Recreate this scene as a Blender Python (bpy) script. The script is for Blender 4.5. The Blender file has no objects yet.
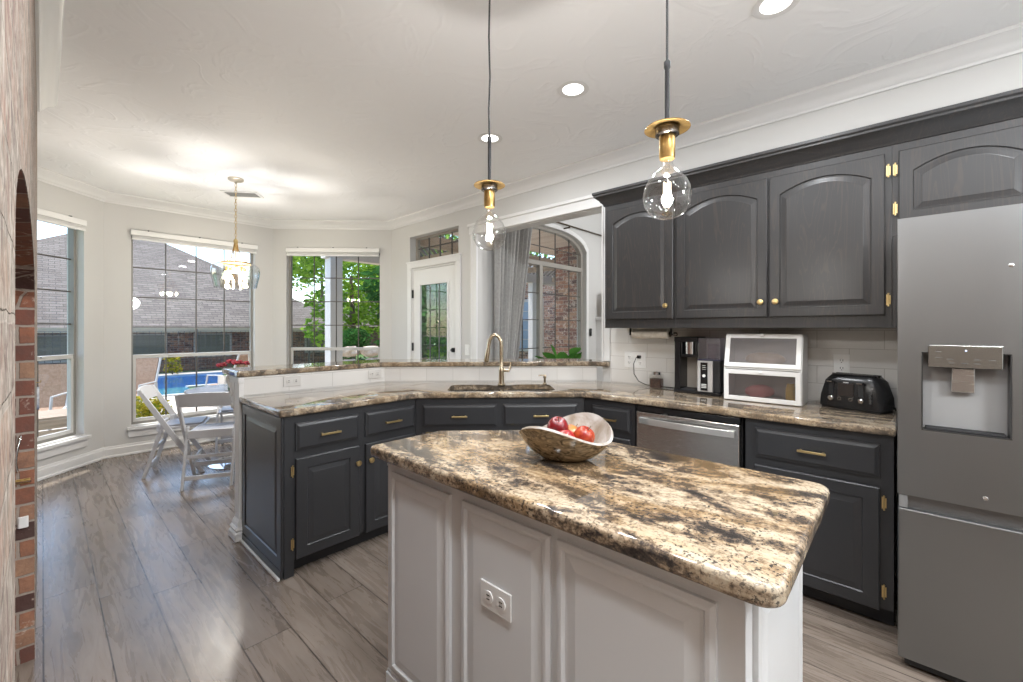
import bpy, bmesh, math, random
from mathutils import Vector, Matrix
PI = math.pi
SC = bpy.context.scene
COL = SC.collection

# ---------------------------------------------------------------- camera, sky, sun, exposure
EYE = 1.35
HC = 2.765                      # ceiling height
YAW = math.radians(47.57)
cam_d = bpy.data.cameras.new('camera')
cam = bpy.data.objects.new('camera', cam_d)
COL.objects.link(cam)
cam.location = (0, 0, EYE)
cam.rotation_euler = (PI/2, 0, -YAW)
cam_d.sensor_width = 36
cam_d.lens = 36*429.0/1023
cam_d.shift_y = -12.6/1023
cam_d.clip_start = 0.01
cam_d.clip_end = 300
SC.camera = cam
SC.view_settings.view_transform = 'Standard'
SC.view_settings.look = 'None'
SC.view_settings.exposure = 0.60
SC.view_settings.gamma = 1.0
SC.view_settings.use_curve_mapping = False
SC.cycles.use_denoising = True
SC.cycles.max_bounces = 9
SC.cycles.diffuse_bounces = 5
SC.cycles.glossy_bounces = 4
SC.cycles.transparent_max_bounces = 16
SC.cycles.sample_clamp_indirect = 6
SC.cycles.caustics_reflective = False
SC.cycles.caustics_refractive = False

world = bpy.data.worlds.new('sky')
SC.world = world
world.use_nodes = True
wn = world.node_tree
sky = wn.nodes.new('ShaderNodeTexSky')
sky.sky_type = 'NISHITA'
sky.sun_disc = False
sky.sun_elevation = math.radians(58)
sky.sun_rotation = math.radians(333)
sky.air_density = 1.0
sky.dust_density = .8
wn.links.new(sky.outputs[0], wn.nodes['Background'].inputs[0])
wn.nodes['Background'].inputs[1].default_value = 0.40

def light(name, kind, loc, energy, color=(1, 1, 1), rot=(0, 0, 0), **kw):
    d = bpy.data.lights.new(name, kind)
    d.energy = energy
    d.color = color
    for k, v in kw.items():
        setattr(d, k, v)
    o = bpy.data.objects.new(name, d)
    COL.objects.link(o)
    o.location = loc
    o.rotation_euler = rot
    return o

sun = light('sun', 'SUN', (0, 0, 10), 5.0, (1, .95, .88), angle=math.radians(1.5))
sun.rotation_euler = Vector((0.15, -0.30, -.94)).to_track_quat('-Z', 'Y').to_euler()
CAN = 9.0        # watts of each recessed downlight
CANS = [(2.117, 1.442), (2.245, 2.269), (2.153, .41), (.60, -.45), (2.15, -.75), (2.15, -1.8), (.6, -1.6), (.42, .85), (.42, .1), (.42, -.9)]  # after the visible ones: unseen fill lights added to brighten the room
for i, (x, y) in enumerate(CANS):
    light('downlight_lamp', 'AREA', (x, y, HC-.012), CAN, (.93, .965, 1), shape='DISK', size=.13)
BACK_FILL = (1.45, -1.15, 1.95)       # unseen fill light added behind the camera to brighten the ceiling
light('back_fill_lamp', 'POINT', BACK_FILL, 40, (.92, .965, 1), shadow_soft_size=.14)
LIVING_FILLS = [(5.2, 1.6, 2.3), (4.6, -.6, 2.3)]  # unseen lamps added to lift the dim living room
for p_ in LIVING_FILLS:
    light('living_fill_lamp', 'POINT', p_, 44, (.98, .99, 1), shadow_soft_size=.15)

# ---------------------------------------------------------------- mesh helpers
class M:
    def __init__(s):
        s.v = []; s.f = []
    def add(s, vs, fs):
        n = len(s.v)
        s.v += [tuple(p) for p in vs]
        s.f += [tuple(i+n for i in f) for f in fs]
        return s
    def box(s, x0, x1, y0, y1, z0, z1):
        vs = [(x, y, z) for x in (x0, x1) for y in (y0, y1) for z in (z0, z1)]
        return s.add(vs, [(0, 1, 3, 2), (4, 6, 7, 5), (0, 4, 5, 1), (2, 3, 7, 6), (0, 2, 6, 4), (1, 5, 7, 3)])
    def loops(s, ls, cap0=True, cap1=True, closed=True):
        n = len(ls[0]); vs = [p for l in ls for p in l]; fs = []
        for k in range(len(ls)-1):
            for i in range(n if closed else n-1):
                j = (i+1) % n
                fs.append((k*n+i, k*n+j, (k+1)*n+j, (k+1)*n+i))
        if cap0: fs.append(tuple(range(n))[::-1])
        if cap1: fs.append(tuple((len(ls)-1)*n+i for i in range(n)))
        return s.add(vs, fs)
    def prism(s, pts, a, b, axis='z'):
        f = {'z': lambda p, t: (p[0], p[1], t), 'y': lambda p, t: (p[0], t, p[1]), 'x': lambda p, t: (t, p[0], p[1])}[axis]
        return s.loops([[f(p, a) for p in pts], [f(p, b) for p in pts]])
    def lathe(s, prof, n=24, c=(0, 0, 0), axis='z', cap=True):
        ls = []
        for r, z in prof:
            l = []
            for i in range(n):
                t = 2*PI*i/n; x, y = r*math.cos(t), r*math.sin(t)
                if axis == 'z': l.append((c[0]+x, c[1]+y, c[2]+z))
                elif axis == 'x': l.append((c[0]+z, c[1]+x, c[2]+y))
                else: l.append((c[0]+x, c[1]+z, c[2]+y))
            ls.append(l)
        return s.loops(ls, cap, cap)
    def ball(s, c, r, n=16, sz=1.0, sx=1.0, sy=1.0):
        ls = []
        m = max(4, n//2)
        for k in range(1, m):
            a = PI*k/m
            ls.append([(c[0]+r*sx*math.sin(a)*math.cos(2*PI*i/n), c[1]+r*sy*math.sin(a)*math.sin(2*PI*i/n), c[2]-r*sz*math.cos(a)) for i in range(n)])
        return s.loops(ls)
    def tube(s, path, r, n=10, cap=True):
        path = [Vector(p) for p in path]
        rs = r if isinstance(r, (list, tuple)) else [r]*len(path)
        t0 = (path[1]-path[0]).normalized()
        up = Vector((0, 0, 1)) if abs(t0.z) < .9 else Vector((1, 0, 0))
        nrm = t0.cross(up).normalized()
        ls = []
        for i, p in enumerate(path):
            if i == 0: t = path[1]-path[0]
            elif i == len(path)-1: t = path[i]-path[i-1]
            else: t = (path[i+1]-path[i]).normalized()+(path[i]-path[i-1]).normalized()
            t.normalize()
            nrm = (nrm-t*nrm.dot(t)).normalized()
            b = t.cross(nrm)
            ls.append([tuple(p+(nrm*math.cos(2*PI*k/n)+b*math.sin(2*PI*k/n))*rs[i]) for k in range(n)])
        return s.loops(ls, cap, cap)
    def beam(s, a, b, w, h, up=(0, 0, 1)):
        a, b = Vector(a), Vector(b); t = (b-a).normalized(); up = Vector(up)
        sd = t.cross(up).normalized()*w/2; u = sd.cross(t).normalized()*h/2
        return s.loops([[tuple(p+q) for q in (sd+u, -sd+u, -sd-u, sd-u)] for p in (a, b)])
    def xf(s, mat, start=0):
        for i in range(start, len(s.v)):
            s.v[i] = tuple(mat @ Vector(s.v[i]))
        return s

def tag(o, label=None, cat=None, group=None, kind=None):
    if label: o['label'] = label
    if cat: o['category'] = cat
    if group: o['group'] = group
    if kind: o['kind'] = kind
    return o

def obj(name, m, mat, parent=None, smooth=False, bevel=0, seg=2, loc=None, rotz=0, flat=40):
    me = bpy.data.meshes.new(name)
    me.from_pydata(m.v, [], m.f)
    bm = bmesh.new(); bm.from_mesh(me)
    bmesh.ops.recalc_face_normals(bm, faces=bm.faces)
    bm.to_mesh(me); bm.free()
    me.materials.append(mat)
    o = bpy.data.objects.new(name, me)
    COL.objects.link(o)
    if smooth:
        for p in me.polygons: p.use_smooth = True
        me.set_sharp_from_angle(angle=math.radians(flat))
    if bevel:
        b = o.modifiers.new('bevel', 'BEVEL'); b.width = bevel; b.segments = seg
        b.limit_method = 'ANGLE'; b.angle_limit = math.radians(35)
        if seg > 2:
            for p in me.polygons: p.use_smooth = True
            me.set_sharp_from_angle(angle=math.radians(75))
    if loc: o.location = loc
    if rotz: o.rotation_euler = (0, 0, rotz)
    if parent: o.parent = parent
    return o

def thing(name, label, cat, loc=(0, 0, 0), rotz=0, group=None, kind=None):
    o = bpy.data.objects.new(name, None)
    COL.objects.link(o)
    o.location = loc; o.rotation_euler = (0, 0, rotz)
    o.empty_display_size = .1
    return tag(o, label, cat, group, kind)

def struct(name, m, mat, **k):
    return tag(obj(name, m, mat, **k), kind='structure')

def copy_tree(o, parent=None):
    c = o.copy(); COL.objects.link(c)
    if parent: c.parent = parent
    for ch in list(o.children): copy_tree(ch, c)
    return c

# ---------------------------------------------------------------- material helpers
class N:
    def __init__(s, name):
        s.m = bpy.data.materials.new(name); s.m.use_nodes = True
        s.t = s.m.node_tree; s.b = s.t.nodes['Principled BSDF']; s.out = s.t.nodes['Material Output']
    def n(s, kind, **k):
        x = s.t.nodes.new('ShaderNode'+kind)
        for a, v in k.items():
            if a.startswith('_'): x.inputs[int(a[1:])].default_value = v
            else: setattr(x, a, v)
        return x
    def l(s, a, b): s.t.links.new(a, b)
    def ins(s, node, idx, v):
        if hasattr(v, 'is_output'): s.l(v, node.inputs[idx])
        else: node.inputs[idx].default_value = v
    def math(s, op, a, b=0.0, c=None):
        x = s.n('Math', operation=op); s.ins(x, 0, a); s.ins(x, 1, b)
        if c is not None: s.ins(x, 2, c)
        return x.outputs[0]
    def pos(s, scale=(1, 1, 1), rot=(0, 0, 0), world=True):
        g = s.n('NewGeometry').outputs['Position'] if world else s.n('TexCoord').outputs['Object']
        mp = s.n('Mapping'); s.l(g, mp.inputs[0])
        mp.inputs['Scale'].default_value = scale; mp.inputs['Rotation'].default_value = rot
        return mp.outputs[0]
    def noise(s, vec, scale, detail=4, rough=.55, dist=0, out=0):
        x = s.n('TexNoise'); s.l(vec, x.inputs['Vector'])
        x.inputs['Scale'].default_value = scale; x.inputs['Detail'].default_value = detail
        x.inputs['Roughness'].default_value = rough; x.inputs['Distortion'].default_value = dist
        return x.outputs[out]
    def ramp(s, fac, stops, interp='LINEAR'):
        r = s.n('ValToRGB'); s.l(fac, r.inputs[0]); e = r.color_ramp; e.interpolation = interp
        while len(e.elements) < len(stops): e.elements.new(.5)
        for i, (p, c) in enumerate(stops):
            e.elements[i].position = p
            e.elements[i].color = (c, c, c, 1) if not hasattr(c, '__len__') else (*c, 1)
        return r.outputs[0]
    def mix(s, fac, a, b, mode='MIX'):
        x = s.n('Mix', data_type='RGBA', blend_type=mode)
        s.ins(x, 0, fac)
        for i, v in ((6, a), (7, b)):
            if hasattr(v, 'is_output'): s.l(v, x.inputs[i])
            else: x.inputs[i].default_value = (*v, 1)
        return x.outputs[2]
    def bump(s, h, strength=.2, dist=.01):
        x = s.n('Bump'); s.l(h, x.inputs['Height']); x.inputs['Strength'].default_value = strength
        x.inputs['Distance'].default_value = dist
        s.l(x.outputs[0], s.b.inputs['Normal'])
    def set(s, **k):
        for a, v in k.items():
            s.ins(s.b, {'col': 'Base Color', 'rough': 'Roughness', 'metal': 'Metallic', 'coat': 'Coat Weight', 'spec': 'Specular IOR Level',
                        'em': 'Emission Color', 'es': 'Emission Strength', 'trans': 'Transmission Weight', 'ior': 'IOR', 'cr': 'Coat Roughness',
                        'sheen': 'Sheen Weight', 'alpha': 'Alpha', 'aniso': 'Anisotropic'}[a],
                  (*v, 1) if (isinstance(v, tuple) and len(v) == 3) else v)
        return s.m

def plain(name, col, rough=.5, metal=0, **k):
    return N(name).set(col=col, rough=rough, metal=metal, **k)

def mat_ceiling():
    n = N('ceiling_plaster'); p = n.pos()
    a = n.noise(p, 7, 3, .5, 1.2); b = n.noise(p, 2.6, 3, .5, 1.2)
    r = n.ramp(b, [(.45, 0.0), (.5, 1.0), (.55, 0.0)])
    n.bump(n.math('ADD', n.math('MULTIPLY', r, .7), n.math('MULTIPLY', a, .5)), .42, .006)
    return n.set(col=(.90, .90, .90), rough=.75)
def mat_floor():
    n = N('floor_planks')
    g = n.n('NewGeometry').outputs['Position']; sp = n.n('SeparateXYZ'); n.l(g, sp.inputs[0])
    x, y = sp.outputs[0], sp.outputs[1]
    u = n.math('DIVIDE', n.math('SUBTRACT', x, .0035), .189)
    row = n.math('FLOOR', u); fu = n.math('FRACT', u)
    wn_ = n.n('TexWhiteNoise', noise_dimensions='1D'); n.l(row, wn_.inputs['W'])
    v = n.math('DIVIDE', n.math('ADD', y, n.math('MULTIPLY', wn_.outputs[0], 5.3)), 1.25)
    pid = n.math('FLOOR', v); fv = n.math('FRACT', v)
    w2 = n.n('TexWhiteNoise', noise_dimensions='2D'); cb = n.n('CombineXYZ'); n.l(row, cb.inputs[0]); n.l(pid, cb.inputs[1]); n.l(cb.outputs[0], w2.inputs['Vector'])
    rnd = w2.outputs[0]
    # grain, shifted per plank
    c2 = n.n('CombineXYZ'); n.l(x, c2.inputs[0]); n.l(n.math('MULTIPLY', y, .10), c2.inputs[1]); n.l(n.math('MULTIPLY', rnd, 40), c2.inputs[2])
    g1 = n.noise(c2.outputs[0], 26, 6, .6, 1.2)
    g2 = n.noise(c2.outputs[0], 5, 2, .5, .7)
    lg = n.ramp(n.math('SINE', n.math('MULTIPLY', g2, 95)), [(.55, 0.0), (1, 1.0)])
    f = n.math('ADD', n.math('MULTIPLY', g1, .55), n.math('MULTIPLY', g2, .45))
    col = n.ramp(f, [(.28, (.11, .085, .067)), (.43, (.185, .148, .120)), (.55, (.245, .20, .167)), (.72, (.30, .255, .217))])
    col = n.mix(n.math('MULTIPLY', lg, .14), col, (.10, .08, .065))
    tint = n.math('ADD', n.math('MULTIPLY', rnd, .22), .86)
    mul = n.n('Vector' + 'Math', operation='SCALE'); n.l(col, mul.inputs[0]); n.l(tint, mul.inputs['Scale'])
    eu = n.math('MINIMUM', fu, n.math('SUBTRACT', 1, fu)); ev = n.math('MINIMUM', fv, n.math('SUBTRACT', 1, fv))
    s = n.math('MAXIMUM', n.math('LESS_THAN', eu, .0135), n.math('LESS_THAN', ev, .0018))
    col = n.mix(s, mul.outputs[0], (.05, .038, .03))
    n.bump(n.math('SUBTRACT', n.math('MULTIPLY', g1, .35), s), .12, .004)
    return n.set(col=col, rough=n.math('ADD', n.math('MULTIPLY', g1, .22), .17), spec=.5)
def mat_granite(name, dark=0.0, ang=0.0, ctr=.5):
    n = N(name); p = n.pos((1, .42, 1), (0, 0, ang))
    q = n.pos()
    big = n.noise(p, 5.5, 7, .62, 1.6)
    fine = n.noise(q, 62, 6, .75, .3)
    med = n.noise(p, 19, 6, .68, 1.0)
    f = n.math('ADD', n.math('MULTIPLY', big, .50), n.math('ADD', n.math('MULTIPLY', med, .30), n.math('MULTIPLY', fine, .24)))
    f = n.math('SUBTRACT', f, .02)
    d = dark
    col = n.ramp(f, [(.405+d, (.022, .020, .019)), (.445+d, (.075, .060, .050)), (.475+d, (.22, .16, .105)), (.505+d, (.42, .33, .23)),
                     (.545+d, (.50, .42, .31)), (.62+d, (.56, .49, .385)), (.70+d, (.32, .27, .22))])
    gold = n.noise(p, 3.1, 3, .5, 2.0)
    col = n.mix(n.ramp(gold, [(.50, 0.0), (.62, .60)]), col, n.mix(.6, col, (.36, .22, .09), 'MIX'))
    sp = n.noise(q, 120, 3, .6)
    pa = n.noise(p, 14, 4, .6, .5)
    spk = n.math('MULTIPLY', n.ramp(sp, [(.40, 1.0), (.44, 0.0)]), n.ramp(pa, [(.42, .95), (.58, .30)]))
    col = n.mix(spk, col, (.035, .03, .028))
    vein = n.ramp(n.noise(p, 8, 8, .72, .8), [(.485, 0.0), (.499, .55), (.503, .55), (.517, 0.0)])
    col = n.mix(vein, col, (.07, .052, .042))
    if ctr: col = n.mix(ctr, col, n.mix(.6, col, (.26, .21, .155)))
    return n.set(col=col, rough=.07, coat=.3, cr=.03)
def mat_brick(name, scale=1.0, light=1.0, white=.35, smear=False):
    n = N(name); g = n.n('NewGeometry').outputs['Position']; sp = n.n('SeparateXYZ'); n.l(g, sp.inputs[0])
    cb = n.n('CombineXYZ'); n.l(n.math('ADD', sp.outputs[0], sp.outputs[1]), cb.inputs[0]); n.l(sp.outputs[2], cb.inputs[1])
    ds = n.noise(g, 9, 4, .6, 0, 1)
    vv = n.n('VectorMath', operation='MULTIPLY_ADD'); n.l(ds, vv.inputs[0]); vv.inputs[1].default_value = (.018, .018, 0); n.l(cb.outputs[0], vv.inputs[2])
    b = n.n('TexBrick'); n.l(vv.outputs[0], b.inputs[0])
    b.inputs['Scale'].default_value = 1/scale
    b.inputs['Brick Width'].default_value = .205; b.inputs['Row Height'].default_value = .072
    b.inputs['Mortar Size'].default_value = .0055; b.inputs['Mortar Smooth'].default_value = .3; b.inputs['Bias'].default_value = 0
    b.inputs['Color1'].default_value = (.0, .0, .0, 1); b.inputs['Color2'].default_value = (1, 1, 1, 1)
    b.inputs['Mortar'].default_value = (.5, .5, .5, 1)
    L = light
    c = n.ramp(b.outputs[0], [(0, (.055*L, .026*L, .022*L)), (.35, (.17*L, .062*L, .042*L)), (.65, (.30*L, .12*L, .065*L)), (1, (.36*L, .21*L, .13*L))])
    c = n.mix(n.ramp(n.noise(g, 22, 5, .65), [(.35, 0.0), (.75, .7)]), c, (.10*L, .06*L, .05*L))
    c = n.mix(n.ramp(n.noise(g, 13, 5, .7, .8), [(.62-.1*white, 0.0), (.70-.1*white, .75)]), c, (.52*L, .43*L, .36*L))
    c = n.mix(b.outputs['Fac'], c, (.30*L, .25*L, .21*L))
    if smear:      # mortar washed over the outer face of the wall, bricks show through in patches
        on = n.math('GREATER_THAN', sp.outputs[0], -.0215)
        k = n.ramp(n.noise(g, 17, 5, .7, .6), [(.36, .40), (.56, .95)])
        wash = n.mix(n.ramp(n.noise(g, 30, 6, .75, .8), [(.36, 0.0), (.62, 1.0)]), (.10, .07, .055), (.41, .365, .31))
        c = n.mix(n.math('MULTIPLY', on, k), c, wash)
    n.bump(n.math('SUBTRACT', n.math('MULTIPLY', n.noise(g, 60, 5), .4), b.outputs['Fac']), .7, .008)
    return n.set(col=c, rough=.85)
def mat_tile():
    n = N('subway_tile'); g = n.n('NewGeometry').outputs['Position']; sp = n.n('SeparateXYZ'); n.l(g, sp.inputs[0])
    cb = n.n('CombineXYZ'); n.l(n.math('SUBTRACT', sp.outputs[0], sp.outputs[1]), cb.inputs[0]); n.l(n.math('SUBTRACT', sp.outputs[2], .918), cb.inputs[1])
    b = n.n('TexBrick'); n.l(cb.outputs[0], b.inputs[0]); b.inputs['Scale'].default_value = 1
    b.inputs['Brick Width'].default_value = .305; b.inputs['Row Height'].default_value = .105
    b.inputs['Mortar Size'].default_value = .0018; b.inputs['Mortar Smooth'].default_value = .1
    b.inputs['Color1'].default_value = (.68, .665, .64, 1); b.inputs['Color2'].default_value = (.72, .705, .68, 1)
    b.inputs['Mortar'].default_value = (.50, .48, .45, 1)
    n.bump(n.math('SUBTRACT', n.math('MULTIPLY', n.noise(g, 9, 2), .15), b.outputs['Fac']), .35, .004)
    return n.set(col=b.outputs[0], rough=.14)
def mat_cabinet(name, base, grain):
    n = N(name); p = n.pos((1, 1, .09), world=True)
    a = n.noise(p, 60, 5, .65, .6)
    h = n.noise(p, 7, 3, .5, 1.8)
    rg = n.math('SINE', n.math('MULTIPLY', h, 70))
    c = n.mix(n.math('MULTIPLY', n.ramp(rg, [(.75, 0.0), (1.0, 1.0)]), grain), base, (.060, .045, .038))
    n.bump(n.math('ADD', n.math('MULTIPLY', a, .5), n.math('MULTIPLY', rg, .10)), .10, .002)
    return n.set(col=c, rough=.33)
def mat_thin_glass(name, tint=(.97, .985, .98), refl=.06, rough=.0, edge=.55):
    n = N(name); t = n.n('BsdfTransparent'); t.inputs[0].default_value = (*tint, 1)
    g = n.n('BsdfGlossy'); g.inputs['Roughness'].default_value = rough
    lw = n.n('LayerWeight'); lw.inputs[0].default_value = .5
    f = n.math('ADD', n.math('MULTIPLY', n.math('POWER', lw.outputs['Facing'], 3.0), edge), refl)
    mx = n.n('MixShader'); n.l(f, mx.inputs[0]); n.l(t.outputs[0], mx.inputs[1]); n.l(g.outputs[0], mx.inputs[2])
    n.l(mx.outputs[0], n.out.inputs[0])
    return n.m
def mat_steel(name, col=(.56, .56, .555), rough=.28, dirn=(1, 1, 60)):
    n = N(name); p = n.pos(dirn)
    a = n.noise(p, 14, 4, .6)
    n.bump(a, .03, .002)
    return n.set(col=col, metal=1.0, rough=n.math('ADD', n.math('MULTIPLY', a, .10), rough-.05))
def mat_roof():
    n = N('roof_shingle'); g = n.n('NewGeometry').outputs['Position']; sp = n.n('SeparateXYZ'); n.l(g, sp.inputs[0])
    cb = n.n('CombineXYZ'); n.l(sp.outputs[0], cb.inputs[0]); n.l(sp.outputs[2], cb.inputs[1])
    b = n.n('TexBrick'); n.l(cb.outputs[0], b.inputs[0]); b.inputs['Scale'].default_value = 1
    b.inputs['Brick Width'].default_value = .30; b.inputs['Row Height'].default_value = .085
    b.inputs['Mortar Size'].default_value = .011; b.inputs['Mortar Smooth'].default_value = .5
    b.inputs['Color1'].default_value = (.12, .095, .080, 1); b.inputs['Color2'].default_value = (.20, .165, .142, 1)
    b.inputs['Mortar'].default_value = (.05, .040, .034, 1)
    c = n.mix(n.ramp(n.noise(g, 1.2, 3), [(.4, 0.0), (.7, .3)]), b.outputs[0], (.15, .125, .11))
    return n.set(col=c, rough=.9)
def mat_leaf(name, a, b, em=0):
    n = N(name); o = n.n('NewGeometry').outputs['Random Per Island']
    c = n.ramp(o, [(0, a), (1, b)])
    d = n.n('BsdfDiffuse'); t = n.n('BsdfTranslucent'); n.l(c, d.inputs[0]); n.l(c, t.inputs[0])
    mx = n.n('MixShader'); mx.inputs[0].default_value = .45; n.l(d.outputs[0], mx.inputs[1]); n.l(t.outputs[0], mx.inputs[2])
    n.l(mx.outputs[0], n.out.inputs[0])
    return n.m
def mat_var(name, a, b, scale=8, rough=.6, bump=0, stretch=(1, 1, 1), metal=0, dist=.5, lo=.35, hi=.65, bd=.01):
    n = N(name); p = n.pos(stretch, world=False); f = n.noise(p, scale, 5, .6, dist)
    if bump: n.bump(f, bump, bd)
    return n.set(col=n.ramp(f, [(lo, a), (hi, b)]), rough=rough, metal=metal)
def emit(name, col, s):
    return plain(name, (0, 0, 0), .5, em=col, es=s)

WALL = plain('wall_paint', (.58, .572, .555), .6)
CEIL = mat_ceiling()
TRIM = plain('white_trim', (.72, .715, .705), .35)
FLOOR = mat_floor()
GRAN_I = mat_granite('granite_island', .030, .35, 0.0)
GRAN_C = mat_granite('granite_counter', .022, -.6, .5)
BRICK = mat_brick('brick_interior', 1.0, 1.15, .35, True)
BRICK_O = mat_brick('brick_outside', 1.0, 1.5, .9)
TILE = mat_tile()
CHAR = mat_cabinet('charcoal_cabinet_paint', (.030, .031, .034), .0)
CHAR_U = mat_cabinet('charcoal_upper_paint', (.027, .0265, .027), .45)
ISLW = plain('island_paint', (.70, .715, .725), .35)
BRASS = plain('brass', (.66, .50, .24), .30, 1)
BRASS_D = mat_var('aged_brass', (.32, .20, .075), (.54, .36, .14), 30, .35, metal=1)
NICKEL = plain('champagne_nickel', (.56, .47, .34), .26, 1)
BLACK = plain('black_plastic', (.012, .012, .013), .25)
BLACKM = plain('black_matte', (.018, .018, .02), .55)
STEEL = mat_steel('brushed_steel', (.62, .61, .60), .26)
STEEL_F = mat_steel('fridge_steel', (.285, .30, .31), .32, (1, 1, .02))
CHROME = plain('chrome', (.75, .75, .76), .08, 1)
WHITE = plain('white_plastic', (.78, .775, .76), .35)
WGLASS = mat_thin_glass('window_glass', (.97, .985, .98), .025, .0, .45)
BGLASS = mat_thin_glass('bulb_glass', (.98, .975, .965), .085, .0, .85)
ALU = plain('window_aluminium', (.24, .23, .21), .45)
ALU_L = plain('window_aluminium_light', (.52, .51, .49), .45)
WARM = emit('warm_filament', (1, .72, .38), 30)
CANGLOW = emit('downlight_glow', (1, .97, .93), 2.5)

# ---------------------------------------------------------------- room shell
def wall(name, p, q, z0, z1, th, openings=(), mat=WALL, ext=(.0, .0)):
    L = math.hypot(q[0]-p[0], q[1]-p[1]); a = math.atan2(q[1]-p[1], q[0]-p[0])
    m = M(); ss = sorted({-ext[0], L+ext[1], *[o[0] for o in openings], *[o[1] for o in openings]})
    for s0, s1 in zip(ss, ss[1:]):
        cuts = sorted([(o[2], o[3]) for o in openings if o[0] <= s0+1e-6 and o[1] >= s1-1e-6])
        z = z0
        for c0, c1 in cuts:
            if c0 > z+1e-6: m.box(s0, s1, 0, th, z, c0)
            z = c1
        if z < z1-1e-6: m.box(s0, s1, 0, th, z, z1)
    return struct(name, m, mat, loc=(p[0], p[1], 0), rotz=a)

RX = 3.14           # kitchen's right wall
NA, NB, NC, ND = (-.66, 5.03), (.432, 6.12), (2.05, 6.12), (RX, 5.03)
TOP = 2.90
fl = [(-.9, -2.3), (7.2, -2.3), (7.2, 3.36), (3.2, 3.4), (3.2, 5.06), (2.08, 6.18), (.40, 6.18), (-.72, 5.06), (-.72, 3.6), (-.9, 3.6)]
struct('floor', M().prism(fl, -.12, 0), FLOOR)
cl = [(-.9, -2.3), (3.28, -2.3), (3.28, 5.2), (2.25, 6.32), (.25, 6.32), (-.86, 5.2), (-.9, 3.6)]
struct('ceiling', M().prism(cl, HC, TOP), CEIL)
WIN = dict(z0=.30, z1=2.36)
wall('wall_nook_back', NB, NC, 0, TOP, .16, [(.213, 1.40, .30, 2.36)], ext=(.12, .12))
wall('wall_nook_left', NA, NB, 0, TOP, .16, [(.30, 1.325, .30, 2.36)], ext=(.12, .12))
wall('wall_nook_right', NC, ND, 0, TOP, .16, [(.17, 1.385, .30, 2.36)], ext=(.12, 0))
wall('wall_nook_side', (-.66, 3.3), NA, 0, TOP, .16)
wall('wall_right', ND, (RX, -2.2), 0, TOP, .14, [(.44, 1.35, 0, 2.095), (.42, 1.357, 2.19, 2.50), (1.675, 3.19, 0, 2.36)], ext=(.1, 0))
wall('wall_back', (RX, -2.2), (-.02, -2.2), 0, TOP, .14, ext=(.1, .8))

# brick wall with an arched niche; its face grazes the camera
Y0, Y1, ZA = .72, 2.62, 1.44
def arch_pts(n=24, rise=.20):
    return [(Y0+(Y1-Y0)*(.5-.5*math.cos(PI*i/n)), ZA+rise*math.sin(PI*i/n)**.8) for i in range(n+1)]
ap = arch_pts()
bw = M()
bw.box(-.75, -.02, Y1, 3.85, 0, TOP)
bw.box(-.75, -.02, -2.2, Y0, 0, TOP)
for (ya, za), (yb, zb) in zip(ap, ap[1:]):
    bw.prism([(ya, za), (yb, zb), (yb, TOP), (ya, TOP)], -.75, -.02, 'x')
bw.box(-.88, -.70, -2.2, 3.85, 0, TOP)
bw_o = struct('wall_left', bw, BRICK)

def sweep(path, prof, closed=False):
    """profile (inward offset, z) swept along a plan polyline, interior on the right of travel"""
    pts = [Vector((*p, 0)) for p in path]; ls = []
    for i, p in enumerate(pts):
        a = (pts[i]-pts[i-1]).normalized() if i else (pts[1]-pts[0]).normalized()
        b = (pts[i+1]-pts[i]).normalized() if i < len(pts)-1 else a
        na, nb = Vector((a.y, -a.x, 0)), Vector((b.y, -b.x, 0))
        n = (na+nb); n = n/(n.dot(na))
        ls.append([(p.x+n.x*o, p.y+n.y*o, z) for o, z in prof])
    return M().loops(ls)
crown = [(0, HC-.105), (.010, HC-.105), (.014, HC-.092), (.022, HC-.086), (.030, HC-.070), (.046, HC-.048), (.066, HC-.034), (.074, HC-.022), (.082, HC-.018), (.085, HC-.001), (0, HC-.001)]
perim = [(-.02, -2.2), (-.02, 3.85), (-.66, 3.85), NA, NB, NC, ND, (RX, -2.2)]
struct('trim_1', sweep(perim, crown), TRIM, smooth=True, flat=30)
base = [(0, .002), (.026, .002), (.026, .016), (.016, .026), (.016, .088), (.010, .098), (.007, .115), (0, .118)]
struct('baseboard_nook', sweep([(-.66, 3.85), NA, NB, NC, ND, (RX, 4.66)], base), TRIM)
struct('baseboard_right', sweep([(RX, 3.62), (RX, 3.45)], base), TRIM)
struct('baseboard_back', sweep([(RX, -2.2), (-.02, -2.2)], base), TRIM)

MUNT = plain('muntin_dark', (.075, .065, .055), .5)
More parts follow.
